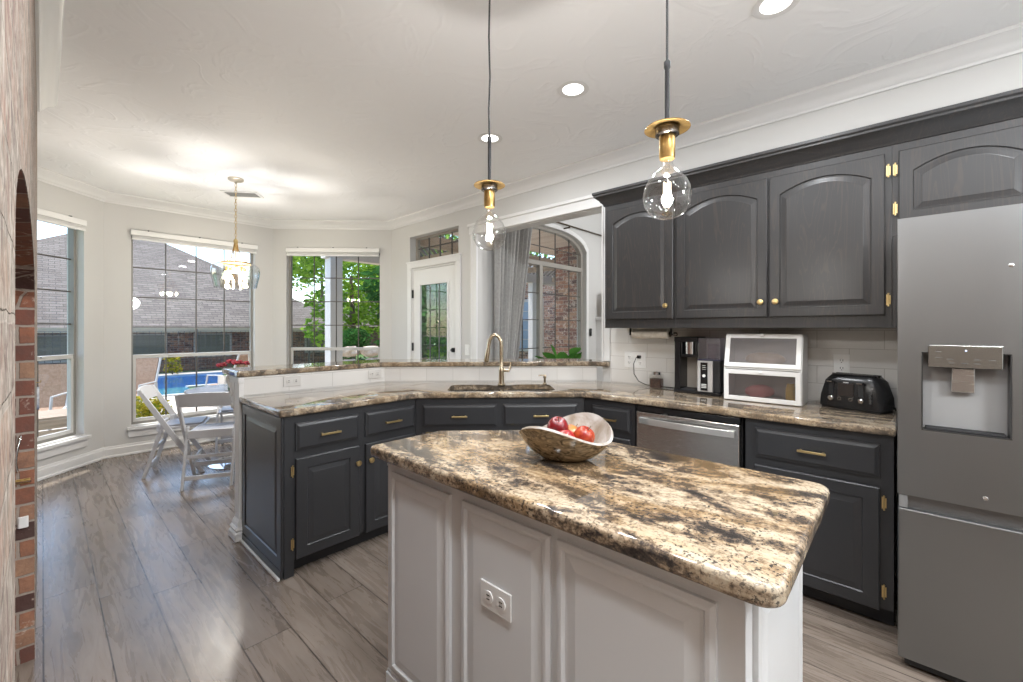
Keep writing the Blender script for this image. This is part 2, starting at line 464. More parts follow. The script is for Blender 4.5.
# window units: wall-local frame, x along the wall, y outwards
def window(name, p, q, s0, s1, z0, z1, cols, rows, meet, low_rows=1, blind=None, sill=True, depth=.075):
    a = math.atan2(q[1]-p[1], q[0]-p[0])
    root = tag(thing(name, None, None, (p[0], p[1], 0), a), kind='structure')
    fr = M(); w = .022; y0, y1 = depth, depth+.055
    fr.box(s0, s0+w, y0, y1, z0, z1); fr.box(s1-w, s1, y0, y1, z0, z1)
    fr.box(s0+w, s1-w, y0, y1, z0, z0+.03); fr.box(s0+w, s1-w, y0, y1, z1-w, z1)
    obj('window_frame', fr, ALU, root, bevel=.002)
    sh = M()
    sh.box(s0+w, s1-w, y0+.005, y1-.004, meet-.02, meet+.02)
    sh.box(s0+w, s0+w+.025, y0+.002, y0+.03, z0+.03, meet-.02); sh.box(s1-w-.025, s1-w, y0+.002, y0+.03, z0+.03, meet-.02)
    sh.box(s0+w+.025, s1-w-.025, y0+.002, y0+.03, z0+.03, z0+.065)
    obj('window_sash', sh, ALU_L, root, bevel=.002)
    mu = M(); a0, a1 = s0+w, s1-w
    for i in range(1, cols):
        x = a0+(a1-a0)*i/cols
        mu.box(x-.006, x+.006, y0+.03, y0+.042, meet+.02, z1-w)
        mu.box(x-.007, x+.007, y0+.008, y0+.02, z0+.065, meet-.02)
    for i in range(1, rows):
        z = meet+(2.345-meet)*i/rows
        mu.box(a0, a1, y0+.029, y0+.043, z-.006, z+.006)
    obj('muntin', mu, MUNT, root)
    obj('window_pane', M().box(s0+w, s1-w, y0+.034, y0+.037, z0+.03, z1-w), WGLASS, root)
    lt = M(); 
    for x in (s0+(s1-s0)*.3, s0+(s1-s0)*.7): lt.box(x-.025, x+.025, y0-.012, y0+.005, meet+.004, meet+.018)
    obj('sash_lock', lt, ALU_L, root, bevel=.002)
    if sill:
        sl = M().box(s0-.035, s1+.035, -.045, 0, z0-.035, z0-.005).box(s0+.001, s1-.001, 0, y0, z0+.001, z0+.006)
        sl.box(s0-.025, s1+.025, -.018, 0, z0-.115, z0-.035)
        obj('window_sill', sl, TRIM, root, bevel=.004)
    return root
def blind(p, q, s0, s1, label, d=.045):
    a = math.atan2(q[1]-p[1], q[0]-p[0])
    b = thing('window_blind', label, 'blind', (p[0], p[1], 2.33), a)
    obj('headrail', M().box(s0, s1, -.055, -.002, .02, .075), WHITE, b, bevel=.004)
    m = M()
    for k in range(5): m.box(s0+.012, s1-.012, -.05, -.008, -.012+k*.006, -.0085+k*.006)
    m.box(s0+.01, s1-.01, -.052, -.006, -.028, -.014)
    obj('slat', m, WHITE, b)
    for f in (.12, .5, .86): obj('bracket', M().box(s0+(s1-s0)*f-.006, s0+(s1-s0)*f+.006, -.045, -.02, .075, .086), BLACKM, b)
window('window_1', NA, NB, .30, 1.325, .30, 2.36, 3, 4, 1.075)
window('window_2', NB, NC, .213, 1.40, .30, 2.36, 4, 4, 1.04)
window('window_3', NC, ND, .17, 1.385, .30, 2.36, 4, 4, 1.075)
blind(NA, NB, .28, 1.297, 'raised white blind above the nook window nearest the brick wall')
blind(NB, NC, .205, 1.42, 'wide raised white blind with dark clips above the window behind the round table')
blind(NC, ND, .185, 1.39, 'raised white blind above the nook window with the trees and white post')

# right wall: garden door, transom, cased opening (s = 5.03 - y, local y outwards = +x)
def rw(name, label, cat, kind=None):
    return thing(name, label, cat, (RX, 5.03, 0), -PI/2, kind=kind)
d = rw('door_1', None, None, 'structure')
m = M().box(.475, .60, .012, .05, .012, 2.075).box(1.175, 1.31, .012, .05, .012, 2.075).box(.60, 1.175, .012, .05, .012, .30).box(.60, 1.175, .012, .05, 1.905, 2.075)
obj('door_panel', m, TRIM, d)
m = M()
for a_, b_, c_, e_ in ((.60, .625, .30, 1.905), (1.15, 1.175, .30, 1.905), (.625, 1.15, .30, .325), (.625, 1.15, 1.88, 1.905)):
    m.box(a_, b_, .002, .012, c_, e_)
obj('glazing_bead', m, TRIM, d, bevel=.003)
m = M()
for i in (1, 2): m.box(.625+.525*i/3-.004, .625+.525*i/3+.004, .022, .034, .325, 1.88)
for i in range(1, 5): m.box(.625, 1.15, .022, .034, .325+1.555*i/5-.004, .325+1.555*i/5+.004)
obj('muntin', m, plain('door_grille', (.12, .13, .11), .5), d)
obj('door_pane', M().box(.60, 1.175, .028, .031, .30, 1.905), WGLASS, d)
m = M().box(1.245, 1.285, -.012, .012, 1.08, 1.13)
m.lathe([(.014, -.02), (.014, 0)], 12, (1.265, -.012, 1.105), 'y')
obj('door_lock', m, BLACK, d, bevel=.003)
for z in (1.78, 1.12, .3):
    tag(obj('door_hinge', M().box(.466, .482, -.008, .012, z-.05, z+.05), BLACKM, d), None)
m = M().lathe([(.024, 0), (.024, -.008), (.01, -.012), (.01, -.04)], 14, (1.265, .012, .98), 'y')
m.tube([(1.265, -.03, .98), (1.20, -.034, .98), (1.15, -.03, .98)], .008, 8)
obj('door_handle', m, BLACK, d, smooth=True)
m = M().box(.385, .465, -.02, 0, 0, 2.10).box(1.325, 1.405, -.02, 0, 0, 2.10).box(.385, 1.405, -.022, 0, 2.10, 2.185).box(.375, 1.415, -.03, 0, 2.165, 2.185)
m.box(.44, .474, 0, .14, 0, 2.095).box(1.312, 1.35, 0, .14, 0, 2.095).box(.474, 1.312, 0, .14, 2.077, 2.095)
struct('trim_2', m, TRIM, loc=(RX, 5.03, 0), rotz=-PI/2, bevel=.004)
w4 = rw('window_4', None, None, 'structure')
m = M().box(.42, .45, .09, .135, 2.19, 2.50).box(1.33, 1.357, .09, .135, 2.19, 2.50).box(.45, 1.33, .09, .135, 2.19, 2.21).box(.45, 1.33, .09, .135, 2.478, 2.50)
obj('window_frame', m, plain('transom_frame', (.30, .27, .23), .5), w4)
m = M()
for i in (1, 2, 3): m.box(.45+.88*i/4-.006, .45+.88*i/4+.006, .105, .12, 2.21, 2.478)
m.box(.45, 1.33, .104, .121, 2.355, 2.367)
obj('muntin', m, MUNT, w4)
obj('window_pane', M().box(.45, 1.33, .111, .114, 2.21, 2.478), WGLASS, w4)
# casing of the wide opening
m = M().box(1.565, 1.675, -.018, 0, 0, 2.36).box(1.585, 1.60, -.026, -.018, 0, 2.36).box(1.655, 1.675, -.026, -.018, 0, 2.36)
m.box(3.19, 3.262, -.018, 0, 1.08, 2.36).box(3.19, 3.205, -.026, -.018, 1.08, 2.36)
m.box(1.55, 3.262, -.018, 0, 2.36, 2.46).box(1.54, 3.275, -.034, 0, 2.445, 2.475).box(1.56, 3.262, -.026, -.018, 2.36, 2.378)
m.box(1.675, 3.19, 0, .14, 2.352, 2.36).box(3.182, 3.19, 0, .14, 1.08, 2.352)
struct('trim_3', m, TRIM, loc=(RX, 5.03, 0), rotz=-PI/2, bevel=.003)
def plate(name, label, cat, root, s, z, w=.072, h=.115, mode='switch', y=0, WHITE=WHITE):
    t = bpy.data.objects.new(name, None); COL.objects.link(t); tag(t, label, cat)
    t.location = root[0]; t.rotation_euler = (0, 0, root[1])
    obj('cover_plate', M().box(s-w/2, s+w/2, y-.006, y-.0005, z-h/2, z+h/2), WHITE, t, bevel=.002)
    k = M()
    if mode == 'switch': k.box(s-.012, s+.012, y-.011, y-.006, z-.022, z+.022)
    obj('rocker', k, WHITE, t, bevel=.002) if mode == 'switch' else None
    if mode.startswith('outlet'):
        horiz = mode.endswith('h'); offs = mode.endswith('2')
        cs = [(s-.024, z), (s+.024, z)] if horiz else ([(s-.045, z+.022), (s-.045, z-.022), (s+.045, z+.022), (s+.045, z-.022)] if offs else [(s, z+.022), (s, z-.022)])
        for cx_, cz_ in cs:
            r_ = obj('receptacle', M().lathe([(.0165, 0), (.0165, -.003)], 18, (cx_, y-.006, cz_), 'y'), WHITE, t)
            sl = M()
            if horiz:
                sl.box(cx_-.006, cx_+.006, y-.0098, y-.009, cz_+.004, cz_+.0065).box(cx_-.006, cx_+.006, y-.0098, y-.009, cz_-.0065, cz_-.004)
            else:
                sl.box(cx_-.0075, cx_-.005, y-.0098, y-.009, cz_-.004, cz_+.007).box(cx_+.005, cx_+.0075, y-.0098, y-.009, cz_-.004, cz_+.007)
                sl.box(cx_-.002, cx_+.002, y-.0098, y-.009, cz_-.012, cz_-.008)
            obj('slot', sl, BLACK, r_)
    return t
RWF = ((RX, 5.03, 0), -PI/2)
plate('light_switch', 'white rocker switch on the wall between the garden door and the wide opening', 'switch', RWF, 1.507, 1.115)

# backsplash tile (on the right wall and on the raised bar's kitchen side)
struct('wall_backsplash', M().box(RX-.012, RX, .02, 1.765, .914, 1.35), TILE)
# knee wall under the raised bar
KY = 3.145; KS = 5.04
def diag(s_, y):     # x on the line x + y = s_
    return (s_-y, y)
kn = [(.875, KY), diag(KS, KY), (RX, KS-RX), (RX, KS-RX+.11), ((KS+.11)-(KY+.078), KY+.078), (.875, KY+.078)]
struct('wall_peninsula', M().prism(kn, 0, 1.035), WALL)
tl = [(.875, KY-.012), (KS-.017-(KY-.012), KY-.012), (RX-.013, KS-.017-RX+.013), (RX-.013, KS-.001-RX+.013), (KS-.001-KY+.001, KY-.001), (.875, KY-.001)]
struct('wall_bar_tile', M().prism(tl, .914, 1.035), TILE)

# ---------------------------------------------------------------- cabinetry
def door_mesh(x0, x1, z0, z1, th=.02, arch=0.0, fr=.058, n=12, y=0.0):
    """raised-panel door, front at y-th, back at y"""
    def lp(x0, x1, z0, z1, a, yy):
        l = [(x0, yy, z0), (x1, yy, z0)]
        for i in range(n+1):
            u = i/n; w = (2*u-1)
            l.append((x1+(x0-x1)*u, yy, z1-a*(w*w)))
        return l
    f = y-th; e = .004
    ls = [lp(x0, x1, z0, z1, 0, y), lp(x0, x1, z0, z1, 0, f+e), lp(x0+e, x1-e, z0+e, z1-e, 0, f),
          lp(x0+fr, x1-fr, z0+fr, z1-fr, arch, f), lp(x0+fr+.004, x1-fr-.004, z0+fr+.004, z1-fr-.004, arch, f+.006),
          lp(x0+fr+.012, x1-fr-.012, z0+fr+.012, z1-fr-.012, arch, f+.0055),
          lp(x0+fr+.030, x1-fr-.030, z0+fr+.030, z1-fr-.030, arch*.96, f+.0025),
          lp(x0+fr+.033, x1-fr-.033, z0+fr+.033, z1-fr-.033, arch*.96, f+.0015)]
    return M().loops(ls)
def drawer_mesh(x0, x1, z0, z1, th=.02, y=0.0):
    f = y-th
    def lp(i, yy): return [(x0+i, yy, z0+i), (x1-i, yy, z0+i), (x1-i, yy, z1-i), (x0+i, yy, z1-i)]
    return M().loops([lp(0, y), lp(0, f+.009), lp(.006, f+.008), (lp(.016, f+.001)), lp(.019, f)])
def pull(x, z, w, y, parent, mat=BRASS):
    m = M().box(x-w/2, x+w/2, y-.030, y-.020, z-.0055, z+.0055)
    m.box(x-w/2+.008, x-w/2+.018, y-.021, y, z-.005, z+.005).box(x+w/2-.018, x+w/2-.008, y-.021, y, z-.005, z+.005)
    return obj('handle', m, mat, parent, bevel=.0015)
def knob(x, z, y, parent, mat=BRASS):
    m = M().lathe([(.006, 0), (.006, -.012), (.0155, -.016), (.017, -.021), (.015, -.025), (.006, -.027)], 18, (x, y, z), 'y')
    m.lathe([(.009, 0), (.009, -.001)], 12, (x, y, z), 'y')
    return obj('knob', m, mat, parent, smooth=True)
def hinge(x, z, y, parent):
    m = M().box(x-.008, x-.003, y-.003, y, z-.026, z+.026).box(x+.003, x+.008, y-.003, y, z-.022, z+.022)
    m.lathe([(.0028, -.028), (.0028, .028)], 8, (x, y-.004, z))
    m.ball((x, y-.004, z+.030), .004, 8).ball((x, y-.004, z-.030), .004, 8)
    return obj('hinge', m, BRASS, parent)
def base_unit(label, loc, rotz, w, depth, fronts, toe=True, name='base_cabinet', body=None, grp=None):
    r = thing(name, label, 'cabinet', loc, rotz, group=grp)
    b = body or M().box(0, w, 0, depth, .10, .874)
    obj('carcass', b, CHAR, r)
    if toe: obj('toe_kick', M().box(0, w, .07, .09, .003, .10), BLACKM, r)
    for f in fronts:
        k, x0, x1, z0, z1 = f[:5]; o = f[5] if len(f) > 5 else {}
        if k == 'drawer':
            dr = obj('drawer', drawer_mesh(x0, x1, z0, z1), CHAR, r)
            if o.get('pull', 1): pull((x0+x1)/2, (z0+z1)/2-.003, o.get('w', .115), -.02, dr)
        else:
            dr = obj('door', door_mesh(x0, x1, z0, z1), CHAR, r)
            if 'knob' in o: knob(o['knob'], z1-.10, -.02, dr)
            if 'hinge' in o:
                for z in (z1-.065, z0+.085): hinge(o['hinge'], z, -.006, dr)
            if o.get('edge'): 
                m = M().box(o['edge']-.025, o['edge']+.025, -.026, -.004, z1-.002, z1+.006)
                obj('catch', m, BRASS, dr, bevel=.001)
    return r
DZ0, DZ1, OZ0, OZ1 = .682, .832, .095, .64
DS = 4.16; PF = 2.45; RF = 2.53            # cabinet faces: peninsula y, right-wall x
# right wall run: local x = -y, origin at (RF, y)
base_unit('charcoal base cabinet with one wide drawer between the dishwasher and the fridge', (RF, .622, 0), -PI/2, .59, RX-RF-.002,
          [('drawer', .046, .543, DZ0, DZ1), ('door', .046, .543, OZ0, OZ1, {'hinge': .558})])
base_unit('narrow charcoal base cabinet between the sink corner and the dishwasher', (RF, DS-RF, 0), -PI/2, .377, RX-RF-.002,
          [('drawer', .068, .350, DZ0, DZ1), ('door', .068, .350, OZ0, OZ1)],
          body=M().prism([(.001, 0), (.377, 0), (.377, .605), (-.12, .605), (-.12, .121)], .10, .874))
# diagonal sink cabinet
c1 = (DS-PF, PF); c2 = (RF, DS-RF)
DL = math.hypot(c2[0]-c1[0], c2[1]-c1[1])
sb = M().prism([(.002, 0), (DL-.002, 0), (DL-.002, .50), (.002, .50)], .10, .62)
sb.box(.002, DL-.002, 0, .03, .62, .874)
base_unit('diagonal charcoal sink cabinet with two brass pulls below the faucet', (c1[0], c1[1], 0), -PI/4, DL, .5,
          [('drawer', .050, .555, DZ0, DZ1, {'w': .105}), ('drawer', .597, 1.11, DZ0, DZ1, {'w': .105}),
           ('door', .050, .555, OZ0, OZ1, {'edge': .10}), ('door', .597, 1.11, OZ0, OZ1, {'edge': .65})], body=sb)
# peninsula cabinets
base_unit('charcoal peninsula cabinet with a panelled end beside the white post', (.875, PF, 0), 0, .452, KY-.02-PF,
          [('drawer', .055, .421, DZ0, DZ1), ('door', .055, .421, OZ0, OZ1, {'knob': .408, 'hinge': .040})],
          body=M().box(0, .452, 0, KY-.02-PF, .10, .874).box(0, .05, 0, KY-.02-PF, .003, .10))
base_unit('charcoal peninsula cabinet between the end cabinet and the sink corner', (1.328, PF, 0), 0, .38, KY-.02-PF,
          [('drawer', .012, .372, DZ0, DZ1), ('door', .012, .372, OZ0, OZ1, {'knob': .04})],
          body=M().prism([(0, 0), (.380, 0), (.56, .18), (.56, KY-.02-PF), (0, KY-.02-PF)], .10, .874))
# end panel of the peninsula: a framed panel facing the nook aisle (local x runs toward +(-y))
ep = thing('end_panel', 'tall charcoal panelled end of the peninsula with a white shoe strip', 'panel', (.873, 3.12, 0), -PI/2)
obj('panel', door_mesh(.0, .668, .05, .872, th=.014, fr=.06, arch=0), CHAR, ep)
obj('plinth', M().box(0, .668, -.018, -.001, .012, .05), CHAR, ep, bevel=.003)
obj('shoe_strip', M().box(-.01, .670, -.032, -.0185, .002, .018), TRIM, ep, bevel=.004)
# white post with a moulded foot at the end of the raised bar
m = M().box(.846, .874, 3.128, 3.216, .10, 1.035)
prof = [(0, .003), (.028, .003), (.028, .045), (.020, .058), (.024, .072), (.014, .088), (.008, .115), (0, .13)]
for k in range(len(prof)-1):
    (o0, z0), (o1, z1) = prof[k], prof[k+1]
    q = lambda o, z: [(.846-o, 3.128-o, z), (.874, 3.128-o, z), (.874, 3.216+o, z), (.846-o, 3.216+o, z)]
    if z1 > z0: m.loops([q(o0, z0), q(o1, z1)])
m.box(.840, .874, 3.12, 3.224, 1.0, 1.035)
struct('trim_4', m, TRIM, bevel=.002)
cb = thing('corbel', 'carved white scroll bracket under the overhanging end of the bar top', 'bracket', (.868, 3.226, 1.034))
pts = [(0, 0), (.17, 0), (.17, -.03), (.155, -.05), (.12, -.06), (.10, -.09), (.085, -.13), (.05, -.165), (.035, -.21), (.02, -.25), (0, -.26)]
obj('bracket', M().prism([(y, z) for y, z in pts], -.022, .03, 'x'), TRIM, cb, bevel=.004)
for (y, z, r) in ((.135, -.03, .026), (.09, -.06, .02), (.055, -.11, .022), (.03, -.19, .018)):
    obj('scroll', M().lathe([(r, .062), (r, -.002), (r*.8, -.006), (r*.3, -.002)], 14, (-.026, y, z), 'x'), TRIM, cb, smooth=True)
# dishwasher
dw = thing('dishwasher', 'stainless dishwasher with a curved bar handle under the counter', 'dishwasher', (RF-.0, 1.247, 0), -PI/2)
obj('tub', M().box(.008, .604, .03, .58, .10, .868), BLACKM, dw)
obj('door', M().box(.012, .60, -.022, .028, .115, .832), STEEL, dw, bevel=.004)
obj('control_strip', M().box(.012, .60, -.012, .028, .836, .868), BLACK, dw, bevel=.002)
HSTEEL = plain('handle_steel', (.80, .80, .79), .3, .85)
hp = [(.035, -.030, .782), (.10, -.046, .783), (.20, -.056, .784), (.306, -.060, .785), (.41, -.056, .784), (.51, -.046, .783), (.577, -.030, .782)]
m = M().loops([[(x, y-.006, z-.019), (x, y+.006, z-.019), (x, y+.006, z+.019), (x, y-.006, z+.019)] for x, y, z in hp])
m.box(.037, .055, -.030, -.022, .770, .795).box(.557, .575, -.030, -.022, .770, .795)
obj('handle', m, HSTEEL, dw, bevel=.003)
obj('toe_kick', M().box(.008, .604, .05, .07, .003, .10), BLACKM, dw)

# granite counter with sink cut-out
def rounded(poly, radii, n=6):
    out = []
    N_ = len(poly)
    for i, p in enumerate(poly):
        r = radii[i] if isinstance(radii, (list, tuple)) else radii
        p = Vector(p)
        if r <= 0: out.append(tuple(p)); continue
        a = (Vector(poly[i-1])-p).normalized(); b = (Vector(poly[(i+1) % N_])-p).normalized()
        ang = a.angle(b); t = r/math.tan(ang/2); c = p+(a+b).normalized()*r/math.sin(ang/2)
        s_, e_ = p+a*t, p+b*t
        a0 = math.atan2(s_.y-c.y, s_.x-c.x); a1 = math.atan2(e_.y-c.y, e_.x-c.x)
        dlt = (a1-a0+PI) % (2*PI)-PI
        for k in range(n+1):
            th = a0+dlt*k/n; out.append((c.x+r*math.cos(th), c.y+r*math.sin(th)))
    return out
def slab(name, poly, z0, z1, mat, r=.010, cut=None):
    m = M().prism(poly, z0, z1)
    o = obj(name, m, mat)
    b = o.modifiers.new('b', 'BEVEL'); b.width = r; b.segments = 4; b.limit_method = 'ANGLE'; b.angle_limit = math.radians(60)
    if cut:
        c = obj('cut', M().prism(cut, z0-.05, z1+.05), mat)
        bo = o.modifiers.new('c', 'BOOLEAN'); bo.operation = 'DIFFERENCE'; bo.object = c; bo.solver = 'EXACT'
        dg = bpy.context.evaluated_depsgraph_get()
        me = bpy.data.meshes.new_from_object(o.evaluated_get(dg))
        o.modifiers.clear(); o.data = me
        bpy.data.objects.remove(c)
    for p in o.data.polygons: p.use_smooth = True
    o.data.set_sharp_from_angle(angle=math.radians(60))
    return o
CE = 4.125; CY = PF-.025; CX = RF-.03
S45 = math.sqrt(.5)
def dg(s_, u):      # sink frame: s along the diagonal edge from the peninsula corner, u towards the bar
    p0 = (CE-CY, CY)
    return (p0[0]+(s_+u)*S45, p0[1]+(-s_+u)*S45)
cut = [dg(.235, .055), dg(.58, .055), dg(.92, .055), dg(.96, .12), dg(.955, .38), dg(.90, .42), dg(.70, .41), dg(.655, .365), dg(.52, .365), dg(.47, .41), dg(.26, .42), dg(.20, .38), dg(.195, .12)]
cut = rounded(cut, .03, 4)
slab_c = rounded([(.845, KY-.013), (.845, CY), (CE-CY, CY), (CX, CE-CX), (CX, .024), (RX-.0125, .024), (RX-.0125, KS-.018-RX+.0125), (KS-.018-(KY-.013), KY-.013)],
                 [0, .02, .12, .12, 0, 0, 0, 0])
tag(slab('countertop', slab_c, .876, .914, GRAN_C, .011, cut), 'L-shaped speckled brown and cream granite countertop around the sink', 'countertop')
bar = rounded([(.835, 3.125), (1.875, 3.125), (3.10, 1.90), (3.10, 1.775), (RX-.002, 1.775), (RX-.002, 1.842), (3.30, 1.842), (3.30, 2.21), (2.03, 3.48), (.835, 3.48)],
              [.01, .10, 0, .01, 0, 0, 0, 0, .10, .02])
tag(slab('bar_top', bar, 1.037, 1.075, GRAN_C, .012), 'raised granite bar top running along the peninsula to the wide opening', 'countertop')
# sink
sk = thing('sink', 'double-bowl stainless sink set under the granite at the diagonal corner', 'sink', (c1[0]-.0, c1[1]-.0, 0))
def basin(s0, s1, u0, u1):
    inn = rounded([dg(s0, u0), dg(s1, u0), dg(s1, u1), dg(s0, u1)], .05, 5)
    cx_ = sum(p[0] for p in inn)/len(inn); cy_ = sum(p[1] for p in inn)/len(inn)
    k = lambda f, z: [(cx_+(x-cx_)*f-c1[0], cy_+(y-cy_)*f-c1[1], z) for x, y in inn]
    m = M().loops([k(1.03, .872), k(1.0, .872), k(.96, .70), k(.80, .69)], False, True)
    return m
obj('basin', basin(.18, .57, .035, .45), STEEL, sk, smooth=True)
obj('basin', basin(.59, .98, .035, .45), STEEL, sk, smooth=True)
fx, fy = dg(.455, .235)
fx, fy = 2.340, 2.240
fr = (fx+fy)
fa = thing('faucet', 'tall gooseneck champagne pull-down faucet behind the sink', 'faucet', (fx+.035, fy+.035, .9145), -PI/4)
m = M().lathe([(.030, 0), (.030, .008), (.024, .012), (.022, .03), (.020, .10), (.022, .115), (.019, .13), (.0145, .14), (.0135, .20)], 20)
obj('base', m, NICKEL, fa, smooth=True)
pa = [(0, 0, .18), (0, 0, .30), (-.004, 0, .335), (-.022, 0, .372), (-.048, 0, .388), (-.074, 0, .376), (-.090, 0, .345), (-.098, 0, .30), (-.104, 0, .25)]
obj('spout', M().tube(pa, .0135, 12), NICKEL, fa, smooth=True)
obj('spray_head', M().tube([(-.100, 0, .285), (-.108, 0, .235), (-.116, 0, .185), (-.118, 0, .178)], [.0155, .018, .019, .015], 14), NICKEL, fa, smooth=True)
m = M().tube([(.015, 0, .115), (.05, 0, .113), (.062, 0, .113)], .013, 12)
m.tube([(.055, 0, .112), (.066, 0, .13), (.074, 0, .175)], [.009, .0075, .006], 10)
obj('lever', m, NICKEL, fa, smooth=True)
sx, sy = 2.60, 2.02
sd = thing('soap_dispenser', 'small champagne soap pump beside the faucet', 'soap dispenser', (sx+.05, sy+.05, .9145), -PI/4)
obj('pump', M().lathe([(.016, 0), (.016, .006), (.009, .012), (.009, .045), (.013, .05), (.013, .07), (.009, .075)], 14), NICKEL, sd, smooth=True)
obj('nozzle', M().tube([(0, 0, .068), (-.035, 0, .070), (-.05, 0, .066)], .005, 8), NICKEL, sd, smooth=True)
# outlets on the bar tile
PLT = plain('almond_plate', (.60, .585, .56), .3)
plate('wall_outlet', 'white outlet on the tile under the bar top near the white post', 'outlet', ((.0, KY-.0125, 0), 0), 1.17, .985, .115, .070, 'outleth', WHITE=PLT)
plate('wall_outlet', 'white outlet on the tile under the bar top nearer the sink', 'outlet', ((.0, KY-.0125, 0), 0), 1.80, .985, .115, .070, 'outleth', WHITE=PLT)

# upper cabinets (local x = -y)
UF = 2.80; UB = 1.352
def upper(label, y1, w, fronts, z0=UB, z1=2.245, name='wall_cabinet'):
    r = thing(name, label, 'cabinet', (UF, y1, 0), -PI/2)
    obj('carcass', M().box(0, w, 0, RX-UF-.002, z0, z1), CHAR_U, r, bevel=.0015)
    for x0, x1, a, b, kn, hg, arch in fronts:
        dr = obj('door', door_mesh(x0, x1, a, b, th=.021, arch=arch, fr=.050, n=20), CHAR_U, r)
        if kn is not None: knob(kn, a+.085, -.021, dr)
        for hx, hz in hg: hinge(hx, hz, -.008, dr)
    return r
upper('charcoal wall cabinet with one arched door at the end by the opening', 1.625, .523, [(.022, .512, 1.415, 2.205, .468, [], .055)])
upper('wide charcoal wall cabinet with two arched oak-grain doors', 1.102, 1.060,
      [(.012, .530, 1.415, 2.205, .498, [], .058), (.540, 1.034, 1.415, 2.205, .572, [(1.047, 1.49), (1.047, 2.12)], .058)])
upper('low charcoal wall cabinet over the fridge with an arched door', .042, .95,
      [(.024, .47, 1.86, 2.205, None, [(.012, 1.93), (.012, 2.12)], .055), (.478, .93, 1.86, 2.205, None, [], .055)], z0=1.80)
fill = thing('filler_panel', 'narrow charcoal upright between the wall cabinets and the fridge cabinet', 'panel', (UF, .042, 0), -PI/2)
obj('panel', M().box(.001, .018, .0, RX-UF-.002, UB, 1.798), CHAR_U, fill)
cm = [(0, 2.246), (.004, 2.246), (.010, 2.262), (.024, 2.274), (.030, 2.286), (.052, 2.306), (.060, 2.312), (.060, 2.322), (.068, 2.330), (.068, 2.345), (0, 2.345)]
cr = sweep([(RX-.003, 1.628), (UF, 1.628), (UF, -.915), (RX-.003, -.915)], cm)
cr = sweep([(RX-.003, -.915), (UF-.0, -.915), (UF-.0, 1.628), (RX-.003, 1.628)][::-1], [(o, z) for o, z in cm])
tag(obj('cabinet_crown', cr, CHAR_U, smooth=True, flat=30), 'charcoal crown moulding capping the wall cabinets', 'moulding')
obj_top = obj('cabinet_top', M().box(UF+.001, RX-.003, -.91, 1.62, 2.246, 2.30), CHAR_U, bpy.data.objects['cabinet_crown'])

# ---------------------------------------------------------------- fridge
FX = 2.30
fg = thing('refrigerator', 'tall stainless refrigerator with a water dispenser in its door', 'refrigerator', (FX, .018, 0), -PI/2)
obj('cabinet', M().box(.006, .90, .06, RX-FX-.02, .03, 1.79), plain('fridge_side', (.30, .30, .30), .5), fg, bevel=.004)
r0, r1, q0, q1 = .069, .300, .956, 1.259
m = M().box(.0, r0, 0, .055, .694, 1.785).box(r1, .447, 0, .055, .694, 1.785).box(r0, r1, 0, .055, q1, 1.785).box(r0, r1, 0, .055, .694, q0)
d1 = obj('door', m, STEEL_F, fg)
obj('door', M().box(.453, .90, 0, .055, .694, 1.785), STEEL_F, fg, bevel=.006)
dr = obj('freezer_drawer', M().box(.0, .90, 0, .055, .045, .640), STEEL_F, fg, bevel=.006)
obj('channel', M().box(.03, .87, .025, .058, .640, .694), plain('dark_steel', (.18, .18, .18), .4, .8), fg)
obj('end_cap', M().box(.004, .03, .004, .058, .642, .692), plain('fridge_grey', (.20, .20, .20), .4), fg)
# dispenser
dp = obj('dispenser_recess', M().box(r0+.001, r0+.004, .0, .09, q0, q1).box(r1-.004, r1-.001, .0, .09, q0, q1).box(r0, r1, .085, .09, q0, q1).box(r0, r1, 0, .09, q0-.0, q0+.004).box(r0, r1, .002, .09, q1-.004, q1),
         plain('dispenser_dark', (.035, .035, .035), .35), d1)
m = M().loops([[(r0+.022, .070, q0+.02), (r1-.022, .070, q0+.02), (r1-.030, .082, q1-.05), (r0+.042, .082, q1-.05)], [(r0+.022, .084, q0+.02), (r1-.022, .084, q0+.02), (r1-.030, .084, q1-.05), (r0+.042, .084, q1-.05)]])
obj('back_plate', m, plain('dispenser_grey', (.50, .48, .46), .35), dp)
obj('drip_tray', M().box(r0+.012, r1-.012, .008, .07, q0+.005, q0+.013), BLACKM, dp, bevel=.001)
cp = obj('control_panel', M().box(r0+.018, r1-.022, -.012, .03, 1.203, 1.287), mat_steel('panel_steel', (.30, .30, .285), .25), d1, bevel=.003)
ICG = plain('icon_grey', (.10, .10, .10), .5)
for x_, z_ in ((.115, 1.262), (.115, 1.240), (.145, 1.235), (.215, 1.235), (.252, 1.235), (.150, 1.221), (.183, 1.221), (.215, 1.221)):
    obj('icon', M().box(x_-.008, x_+.008, -.0128, -.012, z_-.0012, z_+.0012), ICG, cp)
obj('indicator_light', M().ball((.187, -.0125, 1.268), .0025, 8), emit('led', (.6, .7, 1), 3), cp)
m = M().loops([[(.152, .02, 1.20), (.212, .02, 1.20), (.214, .035, 1.108), (.150, .035, 1.108)], [(.152, .04, 1.20), (.212, .04, 1.20), (.214, .050, 1.108), (.150, .050, 1.108)]])
obj('paddle', m, STEEL, dp, bevel=.003)
for (yy, zz) in ((.298, 1.572), (.236, .735)):
    obj('dimple', M().ball((yy, .0, zz), .008, 12, sy=.35), STEEL, d1, smooth=True)
for x_ in (.05, .85):
    for y_ in (.10, .70): obj('foot', M().lathe([(.016, .001), (.016, .03)], 12, (x_, y_, 0)), BLACK, fg)
obj('grille', M().box(.02, .88, .03, .06, .012, .043), BLACKM, fg)

